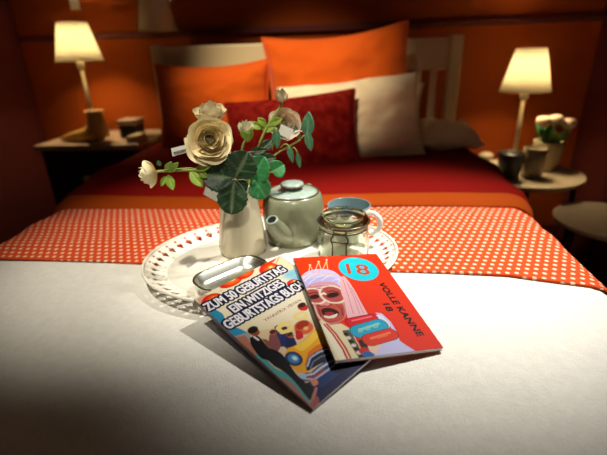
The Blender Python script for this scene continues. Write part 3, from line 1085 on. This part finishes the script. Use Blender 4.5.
# face
face = P2((58, 150), (75, 138), (105, 130), (145, 130), (172, 142), (186, 175), (198, 215), (194, 250), (170, 272), (138, 278), (112, 266), (92, 238), (76, 205), (64, 175))
red.poly(face, (214, 140, 138), soft=True)
red.poly(P2((75, 138), (105, 131), (145, 131), (170, 142), (150, 150), (100, 152), (70, 158)), (222, 166, 178), soft=True)
red.poly(P2((92, 210), (110, 195), (128, 205), (160, 200), (185, 210), (190, 250), (168, 268), (138, 272), (115, 262), (98, 238)), (196, 84, 62), 0.85, soft=True)
red.poly(P2((112, 160), (124, 172), (140, 205), (128, 214), (108, 212), (102, 200), (112, 185)), (226, 150, 142), soft=True)
red.line(P2((98, 208), (108, 216), (120, 212), (134, 215), (146, 206)), 0.0016, (130, 40, 34))
red.line(P2((96, 212), (104, 232), (108, 250)), 0.0018, (140, 50, 40))
red.line(P2((160, 205), (180, 222), (184, 245)), 0.0018, (140, 50, 40))
# mouth
red.poly(P2((108, 226), (125, 220), (148, 222), (168, 232), (170, 244), (150, 256), (125, 252), (112, 240)), (70, 12, 12), soft=True)
red.poly(P2((118, 246), (140, 248), (166, 240), (160, 252), (140, 257), (122, 254)), (240, 225, 215), soft=True)
red.poly(P2((122, 236), (142, 234), (156, 240), (140, 246), (124, 245)), (176, 50, 44), soft=True)
# glasses
for q, rx, ry in (((86, 178), 0.0145, 0.0165), ((150, 172), 0.0180, 0.0190)):
    red.blob(*c2(*q), rx + 0.0030, ry + 0.0030, (246, 236, 220), rot=0.25)
    red.blob(*c2(*q), rx, ry, (190, 92, 84), rot=0.25)
    red.blob(q[0] / 3.5 + 290, (q[1] + 3) / 3.5 + 245, rx * 0.62, ry * 0.30, (60, 16, 20), rot=0.25, soft=0.5)
    red.line(P2((q[0] - 20, q[1] - 8), (q[0], q[1] - 12), (q[0] + 20, q[1] - 7)), 0.0018, (70, 24, 26))
red.line(P2((108, 174), (118, 168), (124, 172)), 0.0032, (246, 236, 220))
for q in (((72, 150), (100, 143), (135, 143)), ((80, 158), (104, 152), (128, 152)), ((140, 198), (165, 196), (180, 190)), ((82, 200), (92, 208), (100, 206)), ((112, 262), (138, 270), (164, 264)), ((178, 205), (190, 228), (188, 250)), ((120, 160), (118, 150)), ((128, 160), (130, 148))):
    red.line(P2(*q), 0.0011, (150, 66, 62), 0.8)
for q in (((52, 128), (70, 108), (96, 98)), ((64, 136), (86, 118), (116, 104)), ((110, 124), (134, 108), (150, 104)), ((150, 124), (168, 118), (180, 130)), ((44, 116), (60, 104), (74, 98))):
    red.line(P2(*q), 0.0013, (240, 236, 252), 0.9)
red.poly(P2((84, 205), (98, 240), (120, 266), (140, 276), (112, 268), (90, 240)), (240, 210, 200), 0.7, soft=True)
# hand at the cheek
red.poly(P2((176, 112), (190, 110), (206, 128), (226, 158), (246, 195), (266, 232), (275, 250), (230, 268), (205, 262), (196, 225), (188, 190), (178, 160)), (238, 190, 196), soft=True)
for q in (((186, 122), (204, 180), (222, 240)), ((200, 132), (226, 190), (244, 240)), ((214, 150), (240, 200), (258, 240))):
    red.line(P2(*q), 0.0012, (214, 140, 156))
# robe and sleeve
red.poly(P2((96, 268), (112, 262), (140, 280), (180, 275), (205, 290), (225, 320), (270, 402), (160, 424), (128, 340)), (236, 222, 186))
red.poly(P2((110, 280), (126, 276), (160, 330), (205, 405), (180, 412), (140, 340)), (246, 238, 215))
red.poly(P2((298, 236), (322, 240), (352, 268), (372, 300), (384, 335), (408, 352), (440, 372), (470, 372), (268, 404), (262, 372), (280, 345), (330, 330), (372, 318), (340, 268)), (206, 204, 240))
red.poly(P2((300, 244), (322, 248), (350, 280), (330, 300), (310, 262)), (232, 228, 250), soft=True)
for q in (((120, 278), (150, 312), (185, 365), (205, 408)), ((128, 276), (160, 310), (196, 362), (218, 408))):
    red.line(P2(*q), 0.0026, (205, 30, 28))
red.poly(P2((182, 300), (205, 296), (222, 320), (255, 380), (268, 400), (246, 404), (215, 355)), (46, 34, 30), 0.85)
for k in range(7):
    red.blob(*c2(196 + k * 9, 312 + k * 13), 0.0035, 0.0030, (225, 215, 200) if k % 2 else (30, 22, 20))
red.line(P2((228, 318), (250, 345), (276, 398)), 0.0030, (208, 36, 34))
red.poly(P2((238, 335), (262, 326), (276, 345), (272, 372), (254, 365)), (60, 20, 20), soft=True)
red.blob(*c2(262, 372), 0.008, 0.007, (205, 36, 34))
red.blob(*c2(274, 384), 0.008, 0.006, (40, 110, 180))
red.poly(P2((270, 348), (300, 338), (318, 348), (300, 378), (280, 372)), (240, 205, 180), soft=True)


def capsule(cv, p0, p1, wd, col, hi):
    cv.line(P2(p0, p1), wd, tuple(int(c_ * 0.55) for c_ in col))
    cv.line(P2(p0, p1), wd - 0.0022, col)
    q0 = (p0[0] + 4, p0[1] - 5)
    q1 = (p1[0] - 4, p1[1] - 5)
    cv.line(P2(q0, q1), wd * 0.18, hi)


capsule(red, (214, 270), (288, 255), 0.0175, (222, 24, 44), (250, 120, 130))
capsule(red, (240, 302), (314, 280), 0.0250, (40, 172, 206), (120, 214, 232))
for k in range(3):
    u0, v0 = 246 + k * 27, 299 - k * 8
    red.line(P2((u0 - 6, v0 - 5), (u0 + 5, v0 - 7), (u0 + 6, v0 + 4), (u0 - 5, v0 + 6), (u0 - 6, v0 - 5)), 0.0013, (190, 205, 150))
capsule(red, (280, 332), (352, 312), 0.0225, (226, 62, 34), (246, 130, 96))
red.line(P2((306, 325), (338, 316)), 0.003, (240, 120, 80))
# disc and lettering
red.blob(*c2(240, 83), 0.0335, 0.0335, (28, 216, 232), soft=0.04)
red.text('18', c2(204, 100), c2(281, 104), 0.0285, (214, 84, 46), bold=0.0008)
red.text('VOLLE KANNE', (378.2, 283.2), (417.8, 336.2), 0.0105, (20, 4, 2), bold=0.0009)
red.text('18', (382.8, 304.0), (387.6, 311.3), 0.0100, (20, 4, 2), bold=0.0009)
red.build('paperback_book', 'orange red paperback with a screaming crowned person, lying on top of the other book', 0.0058, (0.035, 0.022, 0.016), (0.5, 0.05, 0.02))


# --- blue book
def c1(cx, cy):      # crop [195,250,325,345] at 4.67x
    return (195 + cx / 4.669, 250 + cy / 4.669)


def P1(*pts):
    return [c1(*p_) for p_ in pts]


def c3(cx, cy):      # crop [230,300,370,415] at 3.957x
    return (230 + cx / 3.957, 300 + cy / 3.957)


def P3(*pts):
    return [c3(*p_) for p_ in pts]


blue = Canvas([(-0.210, 0.513, 0.606), (-0.098, 0.640, 0.615), (0.084, 0.483, 0.574), (-0.028, 0.355, 0.566)], 0.170, 0.244, 300)
blue.fill((238, 222, 188))
blue.blob(*c1(210, 210), 0.075, 0.05, (246, 236, 206), soft=1.2)
blue.blob(*c1(420, 210), 0.05, 0.05, (248, 238, 214), soft=1.2)
blue.poly(P1((64, 290), (85, 275), (130, 300), (150, 345), (215, 370), (260, 400), (240, 440), (190, 430), (110, 350)), (58, 158, 196), soft=True)
blue.blob(*c1(480, 132), 0.016, 0.010, (150, 205, 225), soft=1.0)
blue.blob(*c1(450, 110), 0.016, 0.008, (150, 205, 225), soft=1.0)
blue.poly(P1((10, 230), (40, 205), (60, 215), (50, 250), (66, 285), (30, 270)), (226, 150, 140), 0.7, soft=True)
# balloons
for cx, cy, rx, ry, rt_ in ((80, 232, 0.0165, 0.0125, 0.1), (168, 148, 0.021, 0.011, 0.0), (232, 108, 0.018, 0.012, 0.2), (328, 48, 0.022, 0.013, 0.0), (346, 88, 0.018, 0.0145, 0.1), (455, 152, 0.010, 0.007, 0)):
    blue.blob(*c1(cx, cy), rx, ry, (226, 40, 16), rt_, 0.12)
    blue.blob(*c1(cx + 8, cy - 3), rx * 0.62, ry * 0.62, (252, 120, 28), rt_, 0.8)
    blue.blob(*c1(cx + 8, cy - 8), rx * 0.22, ry * 0.20, (255, 220, 140), rt_, 0.8)
blue.line(P1((395, 25), (380, 60)), 0.0012, (200, 70, 60))
for q in ((410, 30), (440, 60), (120, 190), (250, 150), (400, 70), (280, 210)):
    blue.blob(*c1(*q), 0.0018, 0.0012, (236, 180, 90))
# lower scene
blue.poly(P3((0, 150), (60, 130), (120, 120), (180, 110), (250, 100), (400, 60), (560, 180), (430, 330), (330, 440), (200, 330)), (226, 190, 150), 0.5)
blue.poly(P3((16, 148), (60, 140), (96, 190), (140, 235), (200, 290), (240, 330), (300, 400), (330, 440), (250, 380), (140, 285)), (196, 130, 110))
blue.poly(P3((90, 215), (130, 222), (180, 270), (250, 300), (300, 370), (320, 420), (230, 345)), (96, 176, 176), soft=True)
blue.poly(P3((170, 300), (235, 320), (290, 380), (318, 425), (250, 375)), (190, 130, 120), 0.9, soft=True)
blue.poly(P3((300, 330), (420, 265), (560, 190), (560, 260), (335, 438), (318, 400)), (20, 24, 92))
blue.poly(P3((330, 300), (420, 250), (470, 250), (400, 320), (350, 345)), (24, 70, 130), 0.8, soft=True)
blue.poly(P3((400, 240), (470, 230), (500, 250), (420, 290)), (10, 8, 40), 0.9, soft=True)
# guests behind the car
for hx, hy, bc in ((190, 112, (60, 70, 120)), (216, 118, (44, 56, 110)), (170, 130, (150, 90, 90)), (238, 140, (36, 44, 96))):
    blue.poly(P3((hx - 14, hy + 8), (hx + 12, hy + 6), (hx + 30, hy + 50), (hx + 14, hy + 74), (hx - 16, hy + 52)), bc, soft=True)
    blue.blob(*c3(hx, hy), 0.0045, 0.0055, (178, 98, 74))
    blue.blob(*c3(hx - 1, hy - 5), 0.0046, 0.0034, (92, 50, 36))
# gold numerals as big foil balloons
blue.line(P3((236, 88), (204, 96), (190, 112), (206, 128), (230, 122), (248, 108)), 0.0065, (250, 226, 140))
blue.line(P3((284, 50), (262, 56), (256, 68), (276, 78), (300, 68), (300, 54), (284, 50)), 0.0055, (248, 224, 150))
# car
blue.poly(P3((226, 192), (262, 178), (300, 150), (336, 118), (362, 128), (396, 196), (402, 236), (360, 250), (330, 270), (296, 290), (262, 282), (232, 252), (220, 222)), (246, 180, 30), soft=True)
blue.poly(P3((250, 188), (300, 155), (336, 124), (352, 140), (318, 178), (284, 202)), (254, 214, 90), 0.9, soft=True)
blue.poly(P3((310, 205), (350, 176), (380, 176), (392, 200), (340, 232), (312, 262), (296, 258)), (226, 120, 16), 0.9, soft=True)
blue.poly(P3((300, 262), (312, 226), (350, 200), (392, 186), (404, 232), (360, 252), (330, 268), (306, 280)), (30, 30, 52), soft=True)
blue.line(P3((306, 262), (318, 228), (352, 206), (390, 192)), 0.0026, (186, 196, 220))
blue.line(P3((318, 270), (330, 244), (360, 224), (398, 212)), 0.0018, (120, 132, 176))
blue.blob(*c3(252, 232), 0.0105, 0.0125, (30, 60, 110), soft=0.12)
blue.blob(*c3(252, 232), 0.0068, 0.0085, (80, 140, 190), soft=0.3)
blue.blob(*c3(256, 230), 0.0030, 0.0040, (210, 236, 250), soft=0.6)
blue.line(P3((292, 306), (330, 302), (360, 276), (408, 246)), 0.0125, (52, 78, 130))
blue.line(P3((300, 298), (330, 292), (360, 268), (408, 238)), 0.0030, (206, 214, 232))
blue.line(P3((304, 308), (336, 304), (372, 276)), 0.0026, (196, 60, 50))
blue.line(P3((294, 312), (334, 314), (372, 288), (412, 258)), 0.0024, (190, 204, 226))
blue.blob(*c3(288, 300), 0.0045, 0.0045, (190, 206, 226))
# child with a party hat over the bonnet
blue.blob(*c3(292, 108), 0.0135, 0.0130, (226, 110, 60), soft=0.2)
blue.blob(*c3(286, 98), 0.0110, 0.0070, (176, 60, 30), soft=0.3)
blue.blob(*c3(300, 112), 0.0040, 0.0030, (250, 190, 130), soft=0.5)
blue.poly(P3((258, 118), (282, 124), (290, 148), (264, 156)), (206, 44, 40), soft=True)
blue.blob(*c3(288, 28), 0.0075, 0.0080, (206, 60, 44), soft=0.2)
blue.blob(*c3(284, 20), 0.0070, 0.0045, (80, 24, 24), soft=0.3)
# man in the black suit
blue.poly(P3((78, 150), (104, 140), (126, 156), (150, 186), (196, 206), (226, 240), (268, 300), (330, 356), (322, 402), (262, 330), (222, 290), (176, 262), (150, 240), (118, 226), (84, 178)), (14, 12, 20), soft=True)
blue.poly(P3((126, 152), (150, 160), (168, 190), (150, 188)), (150, 96, 80), soft=True)
blue.blob(*c3(96, 126), 0.0068, 0.0080, (160, 84, 60), soft=0.15)
blue.blob(*c3(90, 118), 0.0078, 0.0062, (34, 16, 14), soft=0.2)
blue.line(P3((96, 146), (112, 158)), 0.0030, (235, 228, 220))
blue.poly(P3((316, 318), (338, 312), (350, 330), (330, 340)), (228, 150, 120), soft=True)
blue.poly(P3((336, 346), (346, 350), (330, 404), (316, 410)), (206, 140, 130), soft=True)
blue.poly(P3((322, 402), (346, 380), (352, 408), (330, 438), (312, 424)), (196, 110, 104), 0.9, soft=True)
# lettering
kw = dict(bold=0.0011, outline=(10, 10, 60), ow=0.0029)
blue.text('ZUM 50 GEBURTSTAG', c1(66, 285), c1(428, 96), 0.0175, (248, 244, 250), **kw)
blue.text('EIN WITZIGES', c1(186, 292), c1(420, 163), 0.0165, (248, 244, 250), **kw)
blue.text('GEBURTSTAGS BUCH', c1(158, 370), c1(516, 172), 0.0175, (248, 244, 250), **kw)
blue.text('YANNTRIX VENAN', (265.5, 321.5), (301.5, 300.8), 0.0055, (140, 40, 40), bold=0.0003)
blue.build('paperback_book', 'paperback with a vintage yellow car and white title, under the red book', 0.0064, (0.16, 0.07, 0.045), (0.06, 0.05, 0.2))


# ------------------------------------------------------------------ artificial flowers in the vase
def petal_data(r, hgt, width, curl, nx=7, ny=7, seed=0.0, rag=0.05):
    """cup petal: base at the origin, standing on +Z and leaning out to +X"""
    vs_, fs, cs = [], [], []
    for i in range(nx):
        s = i / (nx - 1)
        for j in range(ny):
            t = -1 + 2 * j / (ny - 1)
            rim_ = 1 - 0.16 * t * t + rag * noise.noise(Vector((t * 2.2 + seed, seed, 0)))
            ss = s * (1 - 0.12 * t * t * s)
            wv = width * math.sin(math.pi * (0.12 + 0.62 * ss)) ** 0.8
            ang = t * wv
            R_ = r * (math.sin(min(1, ss * 1.05) * math.pi / 2) ** 0.75) + curl * r * ss ** 3
            z = hgt * ss ** 1.45 * rim_ - curl * 0.4 * hgt * ss ** 5
            R_ *= 1 + 0.05 * ss * ss * math.sin(t * 5.5 + seed)
            z += 0.05 * hgt * ss ** 3 * math.sin(t * 7 + seed * 2)
            R_ *= 1 + 0.06 * noise.noise(Vector((t * 3 + seed, s * 3, seed)))
            vs_.append((R_ * math.cos(ang), R_ * math.sin(ang), z))
            cs.append((s, abs(t)))
    for i in range(nx - 1):
        for j in range(ny - 1):
            a = i * ny + j
            fs.append((a, a + 1, a + ny + 1, a + ny))
    return vs_, fs, cs


def bloom(parent, centre, facing, R, rings, base_col, rim_col, seed=0, depth=0.55, core=True, m=None, closed=0.0):
    """layered blossom: a core with rings of single petals"""
    f = Vector(facing).normalized()
    q = f.to_track_quat('Z', 'Y')
    loose = 0.16 if closed < 0.2 else 0.08
    core_o = lathe('flower_head', [(0, -R * 0.22), (R * 0.16, -R * 0.15), (R * 0.22, R * 0.02), (R * 0.16, R * 0.15), (R * 0.06, R * 0.2), (0, R * 0.17)],
                   M['core'] if core else M['stem'], parent, 16)
    core_o.rotation_mode = 'QUATERNION'
    core_o.rotation_quaternion = q
    core_o.location = centre
    rn = random.Random(seed)
    bc, rc = np.array(base_col), np.array(rim_col)
    for k in range(rings):
        g = (k + 1) / rings
        r = R * (0.24 + 0.76 * g)
        hgt = R * (depth * (1.0 - 0.25 * g)) + R * 0.10 * (1 - g)
        curl = (0.16 * g * g - 0.18 * (1 - g)) - closed * 0.45
        n = 4 + (k >= 1) + (k >= 3)
        for sv in range(1):
            v, fcs, cs = petal_data(r, hgt + closed * R * 0.8, 1.05 if n == 4 else 0.92, curl, seed=seed * 3.1 + k * 1.7, rag=0.16)
            proto = mesh('petal', v, fcs, m or M['petal'], core_o)
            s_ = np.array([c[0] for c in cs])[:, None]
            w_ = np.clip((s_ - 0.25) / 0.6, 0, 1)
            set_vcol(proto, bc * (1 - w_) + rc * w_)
            subd(proto, 1)
        off = rn.uniform(0, 6.28)
        for i in range(n):
            o = proto if i == 0 else proto.copy()
            if i:
                C.objects.link(o)
                o.parent = core_o
            a = off + 2 * math.pi * i / n + rn.uniform(-0.25, 0.25)
            o.rotation_euler = (rn.uniform(-loose, loose), rn.uniform(-loose, loose), a)
            sc_ = rn.uniform(0.90, 1.06)
            o.scale = (sc_, sc_, rn.uniform(0.85, 1.15))
            o.location = (0, 0, -R * 0.20 + rn.uniform(-0.02, 0.02) * R - 0.10 * R * g)
    return core_o


M['core'] = mat('flower_core', (0.26, 0.21, 0.10), 0.8, bump=(500, 1.0), var=(420, (0.06, 0.05, 0.03), 0.3))

MOUTH = Vector((-0.190, 0.752, Z0 + 0.128))
FOOT = Vector((-0.190, 0.752, Z0 + 0.012))


def flower(label, px, py, yy, R, facing, rings, bc, rc, via=None, seed=0, depth=0.55, core=True, m=None, name='artificial_ranunculus', closed=0.0, k=0, stem_r=0.0022, smat=None):
    head = on_y(px, py, yy)
    a = k * 1.05
    foot = FOOT + Vector((0.020 * math.cos(a), 0.020 * math.sin(a), 0))
    root = thing(name, label, 'flower', foot, None, 'artificial flowers in the vase')
    mouth = MOUTH + Vector((0.019 * math.cos(a + 0.4), 0.019 * math.sin(a + 0.4), 0))
    back = head - Vector(facing).normalized() * R * 0.25
    mid = Vector(via) if via is not None else mouth * 0.45 + back * 0.55 + Vector((0, 0, 0.012))
    path = smooth_path([foot - foot, (mouth + foot) / 2 - foot, mouth - foot, mid - foot, back - Vector(facing).normalized() * 0.012 - foot, back - foot], 6)
    tube('stem', path, stem_r, smat or M['stem'], root, 8)
    bloom(root, head - foot, facing, R, rings, bc, rc, seed, depth, core, m, closed)
    return root, foot


def tocam(px, py, yy, up=0.0, side=0.0):
    h = on_y(px, py, yy)
    d = (CAM - h).normalized()
    return d + Vector((side, 0, up))


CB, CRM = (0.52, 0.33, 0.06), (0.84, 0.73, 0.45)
# large open flower facing the camera
r1, f1 = flower('largest open cream ranunculus facing the camera', 210, 140, 0.675, 0.0365, tocam(210, 140, 0.675, 0.12, 0.06), 6, CB, CRM, seed=4, depth=0.62, k=3.3, stem_r=0.003)
r2, f2 = flower('cream ranunculus standing just behind and above the largest bloom', 211, 116, 0.745, 0.0275, (0.05, -0.35, 1.0), 4, (0.55, 0.40, 0.18), (0.76, 0.66, 0.42), seed=9, depth=0.8, k=2.2, closed=0.25)
r3, f3 = flower('small cream rose hanging out to the far left', 153, 173, 0.665, 0.0215, (-1.0, -0.35, -0.10), 4, (0.62, 0.46, 0.16), (0.86, 0.76, 0.48), via=on_y(205, 172, 0.70), seed=14, depth=0.95, k=4.4, closed=0.22, smat=M['stem'])
r4, f4 = flower('small closed cream bud highest at the back of the bouquet', 281, 99, 0.79, 0.0125, (0.15, -0.55, 0.9), 2, (0.40, 0.32, 0.18), (0.60, 0.52, 0.34), seed=21, depth=1.2, k=0.6, closed=0.55, core=False)
r5, f5 = flower('faded pinkish open flower below the small bud at the back', 284, 124, 0.80, 0.030, (0.25, -0.75, 0.35), 3, (0.52, 0.40, 0.24), (0.66, 0.52, 0.36), seed=33, depth=0.75, k=5.4, closed=0.10)
r6, f6 = flower('half open pale bud with green sepals between the blooms', 246, 131, 0.76, 0.0145, (0.1, -0.4, 0.8), 3, (0.45, 0.42, 0.18), (0.72, 0.68, 0.48), seed=41, depth=1.1, k=1.4, closed=0.40, core=False)


def add_leaf(root, foot, base_px, tip_px, yb, yt, wd, m, normal=None, bend=0.12, fold=0.25, shape=0.9, stalk_from=None, blunt=0.75):
    b = on_y(base_px[0], base_px[1], yb)
    e = on_y(tip_px[0], tip_px[1], yt)
    l = leaf_mesh('leaf', (e - b).length, wd, m, root, bend, fold, shape, 19, 11, blunt)
    n = Vector(normal) if normal is not None else (CAM - b).normalized()
    aim(l, b - foot, e - foot, n)
    if stalk_from is not None:
        s0 = Vector(stalk_from)
        tube('stalk', smooth_path([s0 - foot, (s0 + b) / 2 - foot + Vector((0, 0, 0.004)), b - foot, b - foot + (e - b) * 0.25], 4), 0.0013, M['stem'], root, 6)
    return l


# leaves of the far-left rose
for bpx, tpx, wd, mm in (((166, 172), (172, 161), 0.013, 'leaf_light'), ((168, 172), (179, 162), 0.012, 'leaf_light'), ((168, 175), (173, 190), 0.015, 'leaf_light'), ((160, 166), (158, 160), 0.008, 'leaf_mid'), ((166, 176), (161, 186), 0.009, 'leaf_light'), ((190, 172), (203, 187), 0.018, 'leaf_light'), ((196, 170), (212, 164), 0.014, 'leaf_light'), ((200, 172), (207, 178), 0.012, 'leaf_light')):
    add_leaf(r3, f3, bpx, tpx, 0.672, 0.668, wd, M[mm], bend=-0.1)
tube('side_stem', [on_y(164, 170, 0.667) - f3, on_y(190, 168, 0.69) - f3, on_y(212, 172, 0.705) - f3], 0.0013, M['stem'], r3, 6)
# sepals
for bpx, tpx in (((248, 140), (240, 130)), ((248, 140), (253, 128)), ((247, 142), (250, 131))):
    add_leaf(r6, f6, bpx, tpx, 0.748, 0.742, 0.011, M['leaf_light'], bend=-0.2)
for bpx, tpx in (((262, 128), (248, 123)), ((266, 126), (258, 118)), ((270, 124), (282, 119)), ((262, 130), (275, 127))):
    add_leaf(r5, f5, bpx, tpx, 0.785, 0.78, 0.014, M['leaf_light'], bend=0.1)


def leaf_spray(label, foot_k, node_px, node_y, leaves, m, name='leaf_spray'):
    a = foot_k
    foot = FOOT + Vector((0.014 * math.cos(a), 0.014 * math.sin(a), 0))
    root = thing(name, label, 'foliage', foot, None, 'leaf sprays in the vase')
    mouth = MOUTH + Vector((0.016 * math.cos(a), 0.016 * math.sin(a), 0.004))
    node = on_y(node_px[0], node_px[1], node_y)
    tube('stem', smooth_path([foot - foot, (foot + mouth) / 2 - foot, mouth - foot, (mouth + node) / 2 - foot + Vector((0, 0, 0.012)), node - foot], 6), 0.0017, M['stem'], root, 8)
    for bpx, tpx, yb, yt, wd, mm, kw_ in leaves:
        add_leaf(root, foot, bpx, tpx, yb, yt, wd, M[mm], **kw_)
    return root


nd = on_y(234, 178, 0.685)
leaf_spray('dark green three-lobed leaf hanging over the vase mouth', 4.6, (234, 178), 0.685, [
    ((235, 178), (248, 152), 0.684, 0.682, 0.056, 'leaf_dark', dict(shape=1.0, bend=0.05, blunt=0.5)),
    ((233, 178), (202, 175), 0.684, 0.668, 0.052, 'leaf_dark', dict(shape=1.0, bend=0.10, blunt=0.5)),
    ((234, 180), (231, 215), 0.683, 0.664, 0.052, 'leaf_dark', dict(shape=1.0, bend=0.12, blunt=0.5)),
    ((232, 176), (222, 160), 0.690, 0.700, 0.026, 'leaf_dark', dict(bend=0.05)),
    ((237, 181), (246, 192), 0.688, 0.690, 0.026, 'leaf_dark', dict(bend=0.05)),
], None)
leaf_spray('bright green rounded leaves at the right of the vase mouth', 5.6, (256, 178), 0.715, [
    ((250, 180), (264, 158), 0.712, 0.705, 0.050, 'leaf_mid', dict(shape=0.9, blunt=0.5)),
    ((254, 180), (266, 198), 0.708, 0.700, 0.042, 'leaf_mid', dict(shape=0.9, bend=0.3, blunt=0.5)),
    ((272, 172), (284, 165), 0.722, 0.725, 0.034, 'leaf_mid', dict(shape=0.8, blunt=0.5, stalk_from=on_y(256, 178, 0.715))),
    ((250, 184), (262, 186), 0.712, 0.706, 0.026, 'leaf_mid', dict(bend=0.2)),
], None)
leaf_spray('tall sprig of grey-green leaves reaching right of the bouquet', 0.4, (300, 140), 0.80, [
    ((307, 136), (309, 112), 0.80, 0.80, 0.024, 'leaf_grey', dict(shape=0.8, stalk_from=on_y(300, 140, 0.80))),
    ((307, 132), (311, 151), 0.795, 0.79, 0.016, 'leaf_grey', dict(shape=0.9)),
    ((276, 128), (277, 149), 0.77, 0.765, 0.016, 'leaf_grey', dict(stalk_from=on_y(272, 150, 0.775))),
    ((288, 145), (293, 163), 0.78, 0.775, 0.011, 'leaf_grey', dict(stalk_from=on_y(280, 148, 0.78))),
    ((297, 152), (300, 168), 0.79, 0.785, 0.010, 'leaf_grey', dict(stalk_from=on_y(292, 148, 0.79))),
    ((250, 152), (267, 150), 0.76, 0.765, 0.016, 'leaf_dark', dict(stalk_from=on_y(246, 160, 0.755))),
    ((260, 160), (276, 158), 0.765, 0.77, 0.022, 'leaf_dark', dict(stalk_from=on_y(252, 168, 0.755))),
    ((262, 150), (272, 140), 0.775, 0.78, 0.020, 'leaf_dark', dict(stalk_from=on_y(258, 158, 0.765))),
    ((300, 140), (292, 122), 0.80, 0.80, 0.012, 'leaf_grey', dict()),
], None)


# paper tags
def paper_tag(label, quad, yy, lines=True, m=None):
    P = [on_y(q[0], q[1], q[2] if len(q) > 2 else yy) for q in quad]
    root = thing('paper_tag', label, 'tag', P[3], None, 'paper tags on the bouquet')
    n = (P[1] - P[0]).cross(P[3] - P[0]).normalized()
    if n.dot(CAM - P[0]) < 0:
        n = -n
    Q = [p_ - P[3] for p_ in P]
    card = mesh('card', Q + [q - n * 0.0005 for q in Q], [(0, 1, 2, 3), (7, 6, 5, 4), (0, 4, 5, 1), (1, 5, 6, 2), (2, 6, 7, 3), (3, 7, 4, 0)], M['paper'], root, False)

    def at_(u, v):
        return (Q[0] * (1 - u) + Q[1] * u) * (1 - v) + (Q[3] * (1 - u) + Q[2] * u) * v + n * 0.0003
    if lines:
        vs_, fs = [], []
        for u0, u1, v0, v1 in ((0.10, 0.88, 0.50, 0.90),):
            b = len(vs_)
            vs_ += [at_(u0, v0), at_(u1, v0), at_(u1, v1), at_(u0, v1)]
            fs.append((b, b + 1, b + 2, b + 3))
        mesh('printed_band', vs_, fs, M['band'], card, False)
    mid = (Q[1] + Q[2]) / 2
    tube('loop', smooth_path([mid, mid + Vector((0.008, 0.010, 0.004)), mid + Vector((0.018, 0.022, 0.002))], 4), 0.0006, M['paper'], root, 5)
    return root


M['band'] = mat('smudged_black_print', (0.03, 0.03, 0.035), 0.7, var=(700, (0.30, 0.29, 0.27), 0.12))
paper_tag('white paper tag with black print beside the largest bloom', [(171, 148.5), (187, 144.5), (188.5, 152), (172.5, 156.5)], 0.672)
paper_tag('white paper tag hanging at the back of the bouquet', [(281, 124), (294, 130), (289, 139), (278, 134)], 0.775, lines=False)
paper_tag('pale blank paper tag hanging under the dark leaf', [(206, 186), (222, 194), (219, 203), (203, 194)], 0.70, lines=False)
